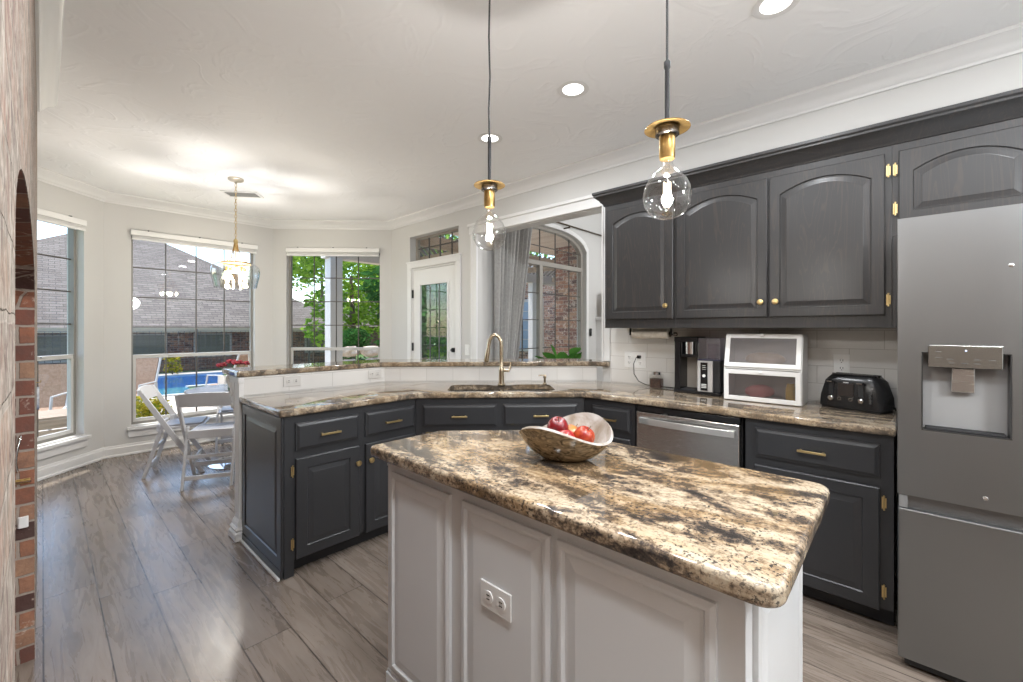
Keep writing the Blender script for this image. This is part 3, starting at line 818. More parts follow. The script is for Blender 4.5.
# ---------------------------------------------------------------- island
IX, IY0, IY1, IXB = .862, .212, 1.405, 1.425
isl = thing('kitchen_island', 'white panelled kitchen island with a clipped back corner', 'island', (IX, IY1, 0), -PI/2)
IL = IY1-IY0
obj('body', M().prism([(0, 0), (IL, 0), (IL, IXB-IX), (.33, IXB-IX), (0, .24)], .002, .872), ISLW, isl)
def flat_panel(x0, x1, z0, z1, y=0):
    e = lambda i, yy: [(x0+i, yy, z0+i), (x1-i, yy, z0+i), (x1-i, yy, z1-i), (x0+i, yy, z1-i)]
    return M().loops([e(0, y), e(0, y-.010), e(.010, y-.014), e(.018, y-.014), e(.024, y-.006), e(.030, y-.006), e(.058, y-.0135), e(.062, y-.0135)])
for a_, b_ in ((.030, .365), (.420, .755), (.775, 1.145)):
    obj('panel', flat_panel(a_, b_, .12, .832), ISLW, isl)
m = M().box(0, IL, -.010, 0, .002, .09).box(0, IL, -.004, 0, .09, .10)
obj('base_trim', m, ISLW, isl, bevel=.003)
m = M().box(.0, IL, -.004, 0, .845, .872)
obj('top_rail', m, ISLW, isl, bevel=.001)
# right end face of the island
ie = flat_panel(.05, .51, .12, .84)
ie.xf(Matrix.Translation((IL, 0, 0)) @ Matrix.Rotation(PI/2, 4, 'Z'))
obj('end_panel', ie, ISLW, isl)
isl_top = rounded([(.820, 1.472), (.820, .148), (1.488, .148), (1.488, 1.125), (1.145, 1.472)], [.02, .045, .045, .03, .03], 8)
tag(slab('island_top', isl_top, .872, .914, GRAN_I, .012), 'gold, cream and black granite slab on the white island', 'countertop')
plate('wall_outlet', 'white outlet turned sideways on the middle panel of the island', 'outlet', ((IX-.0135, 0, 0), -PI/2), -.832, .600, .117, .074, 'outleth')

# bowl and apples
bx, by = 1.182, .835
bo = thing('fruit_bowl', 'marbled brown bowl with a wavy rim and pearly inside on the island', 'bowl', (bx, by, .9145), -YAW)
SH = 40
def rimh(t):  # local frame: x screen-right, y away
    return .096+.006*math.cos(t-math.radians(70))+.030*math.cos(2*(t-math.radians(52)))
def bowl_loops(off, zoff):
    ls = []
    for k in range(1, 11):
        f = k/10
        l = []
        for i in range(SH):
            t = 2*PI*i/SH
            rx_, ry_ = .158, .112
            r = (.25+.75*f) if k > 1 else .25
            rr = .30+.70*(f**.75)
            l.append(((rx_+off)*rr*math.cos(t), (ry_+off)*rr*math.sin(t), zoff+max(0, rimh(t))*1.0*(f**1.5)))
        ls.append(l)
    return ls
lo, li = bowl_loops(0, 0), bowl_loops(-.007, .006)
obj('shell', M().loops(lo, True, False), mat_var('marbled_bowl', (.05, .035, .02), (.36, .27, .16), 14, .16, stretch=(1, 3, 3), dist=2.5), bo, smooth=True)
m = M().loops(li, True, False)
m.loops([li[-1], lo[-1]], False, False)
obj('lining', m, mat_var('pearl_lining', (.24, .19, .14), (.52, .51, .50), 6, .12, dist=1.5), bo, smooth=True)
def apple(label, loc, r, a, b, tilt=(0, 0)):
    t = thing('apple', label, 'apple', loc, group='apples in the bowl'); t.rotation_euler = (*tilt, 0)
    pr = []
    for i in range(0, 17):
        th = PI*i/16; rr = r*(math.sin(th)**.85)*(1.0+.06*math.cos(th)); z = r*.92*-math.cos(th)
        if th > 2.6: z -= r*.55*((th-2.6)/(PI-2.6))**1.5*.6
        if th < .5: z += r*.12*(1-th/.5)
        pr.append((max(rr, .0006), z))
    obj('flesh', M().lathe(pr, 24), mat_var('apple_skin', a, b, 22, .22, stretch=(1, 1, .35), dist=.3), t, smooth=True, flat=80)
    obj('stem', M().tube([(0, 0, r*.55), (.001, 0, r*.9), (.004, .001, r*1.12)], .0015, 6), plain('apple_stem', (.10, .06, .03), .7), t)
Fv = Vector((math.sin(YAW), math.cos(YAW), 0)); Rv = Vector((math.cos(YAW), -math.sin(YAW), 0))
def rel(r, f, z): return tuple(Vector((bx, by, .9145))+Rv*r+Fv*f+Vector((0, 0, z)))
apple('dark red apple sitting highest at the left of the bowl', rel(-.024, .020, .102), .0365, (.09, .004, .007), (.22, .010, .012), (.3, -.3))
apple('red apple half hidden behind the near rim of the bowl', rel(-.004, -.022, .072), .034, (.17, .006, .008), (.33, .015, .014), (-.3, .2))
apple('yellow and red apple in the middle of the bowl', rel(.028, .040, .072), .035, (.42, .20, .03), (.32, .03, .015), (.2, .5))
apple('bright red apple with a yellow blush at the right of the bowl', rel(.062, -.004, .076), .036, (.22, .006, .008), (.40, .07, .02), (.5, .2))

# ---------------------------------------------------------------- things on the right counter
CT = .9145
def frame2(m, x0, x1, z0, z1, w, y0, y1):
    return m.box(x0, x0+w, y0, y1, z0, z1).box(x1-w, x1, y0, y1, z0, z1).box(x0+w, x1-w, y0, y1, z0, z0+w).box(x0+w, x1-w, y0, y1, z1-w, z1)
# bread box
bb = thing('bread_box', 'white two-tier bread box with frosted doors on the counter', 'bread box', (2.842, .820, CT), math.radians(-89))
W_, D_, H_ = .404, .215, .40
side = [(0, 0), (D_, 0), (D_, H_), (.055, H_), (0, .195)]
m = M()
for x_ in (0, W_-.010): m.prism([(y, z) for y, z in side], x_, x_+.010, 'x')
m.box(.010, W_-.010, 0, D_, 0, .012).box(.010, W_-.010, .0, D_, .192, .202).box(.010, W_-.010, .055, D_, H_-.010, H_).box(.010, W_-.010, D_-.006, D_, .012, H_-.01)
obj('case', m, WHITE, bb, bevel=.0015)
FROST = mat_thin_glass('frosted_pane', (.72, .69, .69), .07, .5, .1)
lo_d = obj('door', frame2(M(), .004, W_-.004, .004, .188, .026, -.014, -.001), WHITE, bb, bevel=.002)
obj('pane', M().box(.03, W_-.03, -.009, -.006, .03, .162), FROST, lo_d)
rot = Matrix.Translation((0, 0, .198)) @ Matrix.Rotation(-math.atan2(.055, .205), 4, 'X')
u = frame2(M(), .004, W_-.004, .004, .208, .026, -.014, -.001); u.xf(rot)
up_d = obj('door', u, WHITE, bb, bevel=.002)
u = M().box(.03, W_-.03, -.009, -.006, .03, .182); u.xf(rot)
obj('pane', u, FROST, up_d)
k = M().lathe([(.006, 0), (.006, -.012), (.010, -.016), (.008, -.022)], 12, (W_/2, -.014, .197), 'y'); k.xf(rot)
obj('knob', k, WHITE, up_d, smooth=True)
obj('knob', M().lathe([(.010, 0), (.010, -.003), (.006, -.006)], 12, (W_/2, -.014, .176), 'y'), WHITE, lo_d, smooth=True)
def inbb(x, y, z): return tuple(bb.matrix_basis @ Vector((x, y, z)))
tag(obj('bread_loaf', M().ball((0, 0, 0), .05, 16, sx=2.2, sz=.9), mat_var('crust', (.55, .40, .22), (.72, .62, .48), 6), loc=inbb(.20, .12, .248), rotz=-1.55, smooth=True), 'pale loaf behind the upper frosted door of the bread box', 'bread')
tag(obj('bread_bag', M().ball((0, 0, 0), .045, 16, sx=1.9, sz=.9), plain('pink_bag', (.72, .30, .30), .5), loc=inbb(.175, .10, .054), rotz=-1.0, smooth=True), 'pink wrapped loaf behind the lower frosted door', 'bread')
tag(obj('mustard_jar', M().lathe([(.024, 0), (.026, .01), (.026, .07), (.020, .085), (.020, .10)], 16), plain('mustard', (.72, .52, .08), .4), loc=inbb(.335, .10, .0125), smooth=True), 'yellow jar behind the lower frosted door, at its fridge end', 'jar')
# coffee maker
cf = thing('coffee_maker', 'black and silver coffee maker with a tinted water tank on the counter', 'coffee maker', (2.925, 1.172, CT), -PI/2)
obj('base', M().prism(rounded([(0, 0), (.305, 0), (.305, .195), (0, .195)], .02, 4), 0, .018), BLACK, cf, bevel=.002)
obj('column', M().box(.004, .042, .02, .18, .018, .375), BLACK, cf, bevel=.004)
m = M().box(.042, .158, .155, .18, .018, .375)
obj('back_panel', m, plain('coffee_back', (.46, .42, .37), .4), cf)
m = M().box(.004, .160, .01, .18, .345, .378).box(.048, .160, .02, .150, .240, .262).box(.142, .160, .02, .150, .262, .345).box(.048, .056, .02, .150, .262, .345)
hd = obj('head', m, BLACK, cf, bevel=.004)
obj('brew_basket', M().lathe([(.040, 0), (.042, .080)], 20, (.099, .062, .263)), CHROME, hd, smooth=True)
obj('body', M().box(.162, .300, .02, .18, .018, .225), BLACKM, cf, bevel=.004)
fp = obj('front_plate', M().box(.163, .258, .004, .019, .02, .222), plain('satin_silver', (.60, .59, .58), .35, .3), cf, bevel=.003)
obj('control_panel', M().box(.184, .228, .001, .004, .028, .212), BLACK, fp)
obj('button', M().lathe([(.010, 0), (.010, -.003)], 16, (.206, .001, .125), 'y'), WHITE, fp)
m = M()
for z_ in (.065, .055, .045): m.box(.190, .222, -.0005, .001, z_, z_+.006)
for z_ in (.19, .178, .166): m.box(.196, .216, -.0005, .001, z_, z_+.003)
obj('display_mark', m, plain('grey_mark', (.6, .6, .58), .4), fp)
obj('drip_tray', M().box(.045, .145, .02, .15, .018, .024), BLACKM, cf, bevel=.001)
tk = mat_thin_glass('tinted_tank', (.86, .86, .93), .22, .30, .3)
m = M().box(.162, .300, .02, .18, .228, .372)
tn = obj('water_tank', m, tk, cf, bevel=.005)
obj('filter_tube', M().box(.215, .265, .05, .11, .232, .335), mat_thin_glass('filter', (.88, .88, .96), .22, .2, .3), tn)
obj('tank_rim', M().box(.160, .302, .018, .182, .226, .232), plain('tank_rim', (.05, .05, .10), .3), tn)
# toaster
to = thing('toaster', 'glossy black four-slice toaster beside the fridge', 'toaster', (2.945, .352, CT), math.radians(-109))
def tprof(w0, w1, f):
    return None
L = []
TW, TD, TH = .285, .165, .188
for k in range(13):
    t = k/12; x = TW*t
    e = min(t, 1-t)*12
    hgt = TH*(1-.42*max(0, 1-e/2.6)**2.2) ; dd = .0
    if k in (0, 12): hgt = TH*.50
    yi = .014 if k in (0, 12) else 0
    L.append([(x, yi, .010), (x, yi+.002, hgt*.35), (x, yi+.008, hgt*.75), (x, yi+.022, hgt*.94), (x, yi+.045, hgt), (x, TD-.045-yi, hgt), (x, TD-.022-yi, hgt*.94), (x, TD-.008-yi, hgt*.75), (x, TD-.002-yi, hgt*.35), (x, TD-yi, .010)])
obj('shell', M().loops(L), BLACK, to, smooth=True, flat=50)
obj('base', M().box(.008, TW-.008, .010, TD-.010, 0, .012), BLACKM, to, bevel=.002)
m = M()
for x_ in (.03, .155): m.box(x_+.012, x_+.09, .052, .066, TH-.004, TH+.0006).box(x_+.012, x_+.09, .097, .111, TH-.004, TH+.0006)
obj('slot', m, plain('toaster_slot', (.004, .004, .004), .6), to)
for x_ in (.060, .198):
    m = M().box(x_-.011, x_+.011, .0005, .006, .075, .145)
    sl = obj('lever_slot', m, BLACKM, to)
    obj('lever', M().box(x_-.014, x_+.014, -.018, .006, .142, .152), BLACK, sl, bevel=.003)
    obj('lever_trim', M().box(x_-.012, x_+.012, -.0195, -.018, .145, .149), CHROME, sl)
    obj('dial', M().lathe([(.0125, .002), (.0125, -.008), (.009, -.011)], 16, (x_, .002, .055), 'y'), CHROME, to, smooth=True)
for x_ in (.100, .152):
    obj('button', M().lathe([(.009, .002), (.009, -.003)], 14, (x_, .002, .057), 'y'), CHROME, to)
    obj('button_cap', M().lathe([(.0065, .0), (.0065, -.005)], 14, (x_, .002, .057), 'y'), BLACK, to)
for z_ in (.05, .064, .078, .092):
    obj('control_button', M().lathe([(.006, .002), (.006, -.003)], 10, (.238, .003, z_), 'y'), plain('dark_grey', (.06, .06, .06), .3), to)
obj('logo', M().box(.118, .142, .0005, .003, .143, .148), plain('grey_logo', (.5, .5, .5), .4), to)
obj('front_panel', M().box(.092, .165, .0008, .004, .072, .140), plain('brown_black', (.028, .022, .020), .3), to)
tc = (obj('cord', M().tube([(3.0, .062, CT+.03), (2.985, .045, CT+.035), (2.99, .033, CT+.02), (3.02, .031, CT+.006), (3.06, .033, CT+.006)], .0035, 8), BLACK, smooth=True))
tc.parent = to; tc.matrix_parent_inverse = to.matrix_basis.inverted()
# jar, cord, outlets, towel roll
jr = thing('glass_jar', 'square glass jar of coffee grounds with a chrome lid', 'jar', (3.035, 1.335, CT), -PI/2)
obj('contents', M().prism(rounded([(-.040, -.032), (.040, -.032), (.040, .032), (-.040, .032)], .010, 4), .004, .068), mat_var('coffee', (.03, .014, .010), (.08, .04, .03), 60, .5), jr)
obj('jar_glass', M().prism(rounded([(-.044, -.036), (.044, -.036), (.044, .036), (-.044, .036)], .012, 4), .0, .098), BGLASS, jr, bevel=.003)
obj('lid', M().lathe([(.034, .099), (.034, .118), (.030, .121)], 24), CHROME, jr, smooth=True)
plate('wall_outlet', 'double white outlet plate with a black plug by the towel roll', 'outlet', RWF, 5.03-1.55, 1.105, .175, .125, 'outlet2', y=-.0125)
plg = obj('plug', M().box(3.092, 3.116, 1.492, 1.520, 1.118, 1.142), BLACK, None, bevel=.004)
crd = obj('power_cord', M().tube([(3.094, 1.506, 1.130), (3.075, 1.515, 1.125), (3.07, 1.532, 1.08), (3.08, 1.535, 1.0), (3.085, 1.50, .945), (3.09, 1.44, .922), (3.092, 1.36, .9185), (3.09, 1.26, .9185), (3.08, 1.19, .9185)], .0032, 8), BLACK, None, smooth=True)
for o_ in (plg, crd): o_.parent = cf; o_.matrix_parent_inverse = cf.matrix_basis.inverted()
plate('wall_outlet', 'white outlet on the tile just above the toaster', 'outlet', RWF, 5.03-.265, 1.142, .075, .118, 'outlet', y=-.0125)
pt = thing('paper_towel_holder', 'black rod under the wall cabinet carrying the paper towels', 'holder', (2.96, 1.50, 1.35), -PI/2)
obj('rod', M().tube([(0, 0, -.040), (.32, 0, -.040)], .005, 8), BLACKM, pt)
m = M().box(-.006, 0, -.012, .012, -.05, .0).box(.30, .306, -.012, .012, -.05, .0)
obj('bracket', m, BLACKM, pt)
obj('end_knob', M().ball((.332, 0, -.040), .017, 14).ball((.296, 0, -.04), .022, 12, sx=.3), mat_var('dark_chrome', (.05, .04, .04), (.3, .26, .22), 50, .2, metal=1), pt, smooth=True)
tag(obj('paper_towel_roll', M().lathe([(.012, 0), (.033, 0), (.033, .27), (.012, .27)], 24, (0, 0, 0), 'x'), mat_var('paper', (.62, .57, .50), (.74, .70, .63), 40, .9, bump=.2), loc=(2.96, 1.482, 1.31), rotz=-PI/2, smooth=True, flat=50), 'cream paper towel roll hanging under the wall cabinet', 'paper towel')

# ---------------------------------------------------------------- ceiling fixtures
def downlight(x, y, lab):
    t = thing('recessed_light', lab, 'ceiling light', (x, y, HC))
    obj('trim_ring', M().lathe([(.062, -.001), (.088, -.001), (.092, -.006), (.080, -.009), (.062, -.004)], 32, cap=False), WHITE, t, smooth=True)
    obj('diffuser', M().lathe([(.063, -.002), (.063, -.004)], 32), CANGLOW, t)
for (x, y), lab in zip(CANS[:3], ['recessed ceiling light above the run between island and wall cabinets', 'recessed ceiling light seen behind the far pendant cord, nearest the opening', 'recessed ceiling light cut by the top of the frame near the near pendant']):
    downlight(x, y, lab)
for x, y in CANS[3:]:
    downlight(x, y, 'unseen recessed light added as fill')
for o in [o for o in bpy.data.objects if o.get('label') == 'unseen recessed light added as fill']:
    tag(o, group='added ceiling fill lights out of view')
FIL = emit('filament', (1, .86, .66), 6)
def pendant(x, y, lab, bend):
    t = thing('pendant_light', lab, 'pendant light', (x, y, 0))
    obj('ceiling_canopy', M().lathe([(.055, HC-.001), (.058, HC-.018), (.02, HC-.026)], 24), BRASS_D, t, smooth=True)
    obj('cord', M().tube([(0, 0, HC-.02), (.002*bend, 0, 2.62), (-.003*bend, 0, 2.45), (.003*bend, 0, 2.30), (-.003*bend, 0, 2.18), (0, 0, 2.06)], .0034, 8), BLACKM, t, smooth=True)
    obj('stem', M().lathe([(.0045, 2.075), (.0085, 2.07), (.0085, 2.055), (.0062, 2.05), (.0062, 1.90)], 12), BLACKM, t, smooth=True)
    obj('disc', M().lathe([(.004, 1.902), (.020, 1.902), (.058, 1.892), (.0595, 1.889), (.056, 1.8885), (.02, 1.897), (.004, 1.897)], 32), BRASS_D, t, smooth=True)
    obj('collar', M().lathe([(.027, 1.892), (.031, 1.890), (.031, 1.872), (.026, 1.868), (.02, 1.868)], 28), mat_var('collar_steel', (.05, .045, .04), (.40, .38, .36), 16, .25, metal=1), t, smooth=True)
    obj('socket', M().lathe([(.019, 1.872), (.021, 1.868), (.021, 1.815), (.019, 1.807), (.014, 1.807)], 24), BRASS_D, t, smooth=True)
    b = obj('bulb', M().lathe([(.013, 1.812), (.0145, 1.795), (.019, 1.782), (.034, 1.768), (.050, 1.750), (.060, 1.729), (.0635, 1.707), (.060, 1.684), (.049, 1.664), (.031, 1.650), (.012, 1.6445), (.002, 1.644)], 32, cap=False), BGLASS, t, smooth=True)
    m = M()
    for a in range(4):
        q = PI/4+a*PI/2; m.tube([(.0085*math.cos(q), .0085*math.sin(q), 1.745), (.0085*math.cos(q), .0085*math.sin(q), 1.695)], .0018, 6)
    obj('filament', m, FIL, b)
    obj('filament_stem', M().lathe([(.008, 1.806), (.006, 1.780), (.004, 1.765), (.0015, 1.75), (.0015, 1.692)], 10), mat_thin_glass('stem_glass', (.95, .94, .92), .04), b, smooth=True)
    light('pendant_lamp', 'POINT', (x, y, 1.72), 12, (1, .97, .93), shadow_soft_size=.014)
pendant(1.14, 1.155, 'globe bulb pendant with brass disc at the far end of the island', 1)
pendant(1.14, .472, 'globe bulb pendant with brass disc over the near part of the island', 0)
def globe(x, y, z, top, lab):  # body for the added, unseen fill lights only
    t = thing('fill_pendant', lab, 'pendant light', (x, y, 0), group='added fill pendants out of view')
    obj('stem', M().lathe([(.006, z+.14), (.006, top-.02), (.05, top-.02), (.05, top-.001)], 12), BRASS_D, t, smooth=True)
    obj('shade', M().lathe([(.17, z+.02), (.16, z+.09), (.10, z+.14), (.03, z+.15)], 24, cap=False), mat_thin_glass('opal', (1, 1, 1), .05), t, smooth=True)
globe(*BACK_FILL, HC, 'unseen fill light added behind the camera, shaped as a globe pendant')
for p_ in LIVING_FILLS: globe(*p_, 3.25, 'unseen fill light added behind the camera, shaped as a globe pendant')
# chandelier over the nook table
cx_, cy_ = 1.235, 4.66
ch = thing('chandelier', 'brass chain chandelier with a flared clear glass bowl over the round table', 'chandelier', (cx_, cy_, 0))
obj('ceiling_canopy', M().lathe([(.065, HC-.001), (.065, HC-.015), (.05, HC-.024), (.012, HC-.03), (.008, HC-.05)], 24), plain('satin_nickel', (.62, .56, .46), .3, 1), ch, smooth=True)
m = M()
z = HC-.05; i = 0
while z > 2.20:
    pts = []
    for k in range(13):
        t = 2*PI*k/12
        a_ = (.0085*math.cos(t), 0) if i % 2 == 0 else (0, .0085*math.cos(t))
        pts.append((a_[0], a_[1], z-.016+.0185*math.sin(t)))
    m.tube(pts, .0022, 6); z -= .029; i += 1
obj('chain', m, BRASS, ch, smooth=True)
obj('hub', M().lathe([(.004, 2.20), (.018, 2.185), (.020, 2.165), (.012, 2.15), (.006, 2.14), (.006, 1.97)], 16), BRASS, ch, smooth=True)
for a in range(4):
    q = PI/4+a*PI/2; c_, s_ = math.cos(q), math.sin(q)
    obj('arm', M().tube([(.010*c_, .010*s_, 2.17), (.022*c_, .022*s_, 2.10), (.045*c_, .045*s_, 2.03), (.085*c_, .085*s_, 1.985), (.118*c_, .118*s_, 1.965)], .0045, 8), BRASS_D, ch, smooth=True)
obj('ring', M().lathe([(.105, 1.958), (.122, 1.958), (.124, 1.968), (.120, 1.974), (.105, 1.972)], 32, cap=False), BRASS_D, ch, smooth=True)
obj('glass_shade', M().lathe([(.120, 1.960), (.165, 1.955), (.192, 1.930), (.200, 1.890), (.196, 1.84), (.180, 1.775), (.172, 1.735), (.168, 1.735), (.176, 1.775), (.192, 1.84), (.196, 1.890)], 48, cap=False), mat_thin_glass('shade_glass', (.93, .95, .96), .10, .02, .9), ch, smooth=True)
obj('hub_plate', M().lathe([(.01, 1.950), (.022, 1.945), (.03, 1.932), (.01, 1.928)], 24), BRASS_D, ch, smooth=True)
for a in range(4):
    q = a*PI/2+.3; c_, s_ = .085*math.cos(q), .085*math.sin(q)
    obj('socket_arm', M().tube([(.02*math.cos(q), .02*math.sin(q), 1.94), (c_, s_, 1.927)], .004, 6), BRASS_D, ch)
    b = obj('socket', M().lathe([(.012, 0), (.013, -.03), (.010, -.045)], 12, (c_, s_, 1.925)), BRASS_D, ch)
    obj('bulb', M().ball((c_, s_, 1.845), .024, 14, sz=1.4), BGLASS, b, smooth=True)
    light('chandelier_lamp', 'POINT', (cx_+c_, cy_+s_, 1.845), 15, (1, .97, .93), shadow_soft_size=.024)
obj('inner_glass', M().lathe([(.125, 1.955), (.13, 1.80), (.12, 1.735)], 32, cap=False), mat_thin_glass('amber_glass', (1, .93, .82), .08), ch, smooth=True)
# air vent
vt = thing('ceiling_vent', 'white louvred air vent in the ceiling beside the chandelier', 'vent', (1.425, 5.13, HC), -PI/4+.1)
m = M().box(-.17, .17, -.10, -.078, -.012, -.0005).box(-.17, .17, .078, .10, -.012, -.0005).box(-.17, -.148, -.078, .078, -.012, -.0005).box(.148, .17, -.078, .078, -.012, -.0005)
obj('frame', m, WHITE, vt)
m = M()
for k in range(7): m.box(-.148, .148, -.074+k*.021, -.062+k*.021, -.0125, -.004)
obj('slot_shade', m, plain('vent_grey', (.22, .22, .21), .6), vt)  # dark bars stand in for the shaded gaps of the vent
obj('duct', M().box(-.148, .148, -.078, .078, -.009, -.0008), WHITE, vt)

# ---------------------------------------------------------------- nook furniture
CW = plain('chair_resin', (.62, .62, .64), .4)
CSEAT = plain('chair_seat', (.38, .39, .43), .5)
def folding_chair():
    r = thing('folding_chair', 'x', 'chair', group='white folding chairs')
    w = .205
    for s in (-1, 1):
        x = s*w
        m = M().loops([[(x-.011, y-wd, z), (x+.011, y-wd, z), (x+.011, y+wd, z), (x-.011, y+wd, z)] for y, z, wd in ((.225, .0, .020), (.09, .22, .023), (-.045, .45, .025), (-.165, .66, .024), (-.240, .80, .016))])
        obj('front_leg', m, CW, r, bevel=.004)
    for s in (-1, 1):
        x = s*(w-.030)
        m = M().loops([[(x-.010, y-.016, z), (x+.010, y-.016, z), (x+.010, y+.016, z), (x-.010, y+.016, z)] for y, z in ((-.215, .0), (-.14, .25), (-.068, .50))])
        obj('rear_leg', m, CW, r, bevel=.004)
    m = M().loops([[(x, -.200-.025*math.cos(x*7), .69), (x, -.185-.025*math.cos(x*7), .69), (x, -.235-.025*math.cos(x*7), .80+.014*math.cos(x*7)), (x, -.250-.025*math.cos(x*7), .80+.014*math.cos(x*7))] for x in [(-.2+.04*i) for i in range(11)]])
    obj('backrest', m, CW, r, bevel=.005)
    m = M().box(-.188, .188, -.10, .24, .425, .447)
    st = obj('seat_frame', m, CW, r, bevel=.006)
    obj('seat_pad', M().box(-.165, .165, -.08, .215, .4475, .462), CSEAT, st, bevel=.008)
    obj('seat_rail', M().box(-.165, .165, -.125, -.100, .405, .475), CW, r, bevel=.005)
    m = M().beam((-.168, -.190, .09), (.168, -.190, .09), .018, .035)
    obj('stretcher', m, CW, r, bevel=.003)
    obj('stretcher', M().beam((-.194, .155, .115), (.194, .155, .115), .018, .038), CW, r, bevel=.003)
    obj('stretcher', M().beam((-.168, -.140, .255), (.168, -.140, .255), .018, .03), CW, r, bevel=.003)
    return r
fc = folding_chair()
def place(o, x, y, fxv, fyv, lab):
    o.location = (x, y, .001); o.rotation_euler = (0, 0, math.atan2(-fxv, fyv)); o['label'] = lab
place(fc, 1.035, 4.54, .44, .898, 'white folding chair with its back to the kitchen, nearest the bar end')
place(copy_tree(fc), .875, 5.13, .94, -.34, 'white folding chair seen from the side against the nook window')
place(copy_tree(fc), 1.52, 5.60, -.28, -.96, 'white folding chair on the far side of the round table')
TX, TY = 1.33, 4.98
tb = thing('round_table', 'small round grey dining table on a chrome disc base', 'table', (TX, TY, 0))
obj('tabletop', M().lathe([(.01, .725), (.40, .728), (.425, .735), (.43, .742), (.425, .75), (.01, .75)], 48), plain('grey_tabletop', (.20, .20, .21), .25), tb, smooth=True)
obj('column', M().lathe([(.035, .026), (.03, .10), (.028, .60), (.05, .70), (.12, .722), (.12, .727)], 24), CHROME, tb, smooth=True)
obj('base', M().lathe([(.25, .001), (.25, .010), (.20, .018), (.05, .028), (.035, .05)], 40), CHROME, tb, smooth=True)
# vase with red flowers
vx, vy = 1.22, 4.80
vs = thing('flower_vase', 'clear glass vase holding green stems on the round table', 'vase', (vx, vy, .751))
obj('glass', M().lathe([(.04, 0), (.045, .02), (.038, .10), (.050, .20)], 24, cap=False).lathe([(.04, 0), (.04, .004)], 24), BGLASS, vs, smooth=True)
random.seed(4)
fw = thing('flower_bouquet', 'bunch of dark red flowers on green stems standing in the vase', 'flowers', (vx, vy, .757))
GREEN = plain('stem_green', (.06, .16, .05), .6); RED = mat_var('red_petals', (.10, .003, .010), (.26, .008, .02), 30, .6)
for k, (dx, dy, dz) in enumerate([(-.075, .05, .235), (.03, -.03, .255), (.075, -.02, .26), (.10, .03, .252), (.05, .06, .262), (-.03, .09, .24), (.13, -.045, .25), (.0, .02, .27)]):
    st = obj('stem', M().tube([(dx*.12, dy*.12, .0), (dx*.25, dy*.25, .12), (dx, dy, dz)], .0025, 6), GREEN, fw)
    m = M()
    for a in range(9):
        q = a*2.4; rr = .010+.0016*a
        m.ball((dx+rr*math.cos(q), dy+rr*math.sin(q), dz+.016-.003*a), .013, 8, sz=.9)
    obj('blossom', m, RED, st, smooth=True)
    m = M().ball((dx*.6+.01, dy*.6, dz*.62), .02, 8, sz=.25)
    obj('leaf', m, GREEN, st)

# ---------------------------------------------------------------- items by the brick niche
t = thing('niche_handle', 'curved steel pull handle in the brick niche at the picture edge', 'handle', (-.058, 2.615, .84))
obj('grip', M().tube([(.0, -.004, .078), (-.004, -.018, .06), (-.010, -.024, .02), (-.013, -.024, -.02), (-.010, -.018, -.05), (-.008, -.004, -.065)], .0045, 10), CHROME, t, smooth=True)
t = thing('door_latch', 'brass latch bracket on the dark niche bricks below the steel handle', 'latch', (-.06, 2.617, .735))
obj('plate', M().box(-.03, .028, -.006, 0, -.008, .010), BRASS_D, t, bevel=.001)
obj('bolt', M().box(-.034, .030, -.016, -.006, -.003, .003), CHROME, t)
plate('wall_outlet', 'small white outlet on the niche bricks at the picture edge', 'outlet', ((0, 2.6195, 0), 0), -.052, .57, .03, .045, 'switch')
t = thing('pot_holder', 'navy and white quilted pot holder hanging on the brick wall', 'pot holder', (-.019, 3.02, 1.02), 0)
obj('hook', M().tube([(0, 0, .075), (.012, 0, .075), (.016, 0, .083)], .002, 6), BRASS_D, t)
obj('cloth', M().prism(rounded([(-.045, -.05), (.045, -.05), (.045, .05), (-.045, .05)], .01), .002, .010, 'x'), mat_var('quilt', (.10, .13, .22), (.75, .76, .78), 22, .8), t)

# ---------------------------------------------------------------- living room beyond the opening
LY = 3.36; LX0, LX1, LH = RX+.14, 7.0, 3.25
LW = plain('living_wall_paint', (.56, .555, .54), .6)
AX0, AX1, AZ = 3.62, 5.26, 2.30
def arc_top(x):
    u_ = (x-(AX0+AX1)/2)/((AX1-AX0)/2); u_ = max(-1, min(1, u_))
    return 2.44+.215*(1-abs(u_)**3)**.7
NN = 20
xs = [AX0+(AX1-AX0)*i/NN for i in range(NN+1)]
m = M().box(RX+.14, AX0, LY, LY+.16, 0, LH).box(AX1, LX1, LY, LY+.16, 0, LH).box(AX0, AX1, LY, LY+.16, 0, .45)
for a_, b_ in zip(xs, xs[1:]): m.prism([(a_, arc_top(a_)), (b_, arc_top(b_)), (b_, LH), (a_, LH)], LY, LY+.16, 'y')
struct('wall_living_back', m, LW)
struct('wall_living_side', M().box(LX1, LX1+.12, -2.2, LY+.16, 0, LH), LW)
struct('wall_living_front', M().box(RX+.14, LX1, -2.3, -2.2, 0, LH), LW)
struct('wall_living_upper', M().box(RX, RX+.14, -2.2, LY+.16, TOP, LH), LW)
struct('wall_living_lining', M().box(RX+.1405, RX+.147, -2.2, 1.84, 0, LH), LW)
cl_o = struct('ceiling_living', M().box(RX, LX1+.1, -2.3, LY+.16, LH, LH+.1), CEIL)
w5 = tag(thing('window_5', None, None, (0, LY, 0)), kind='structure')
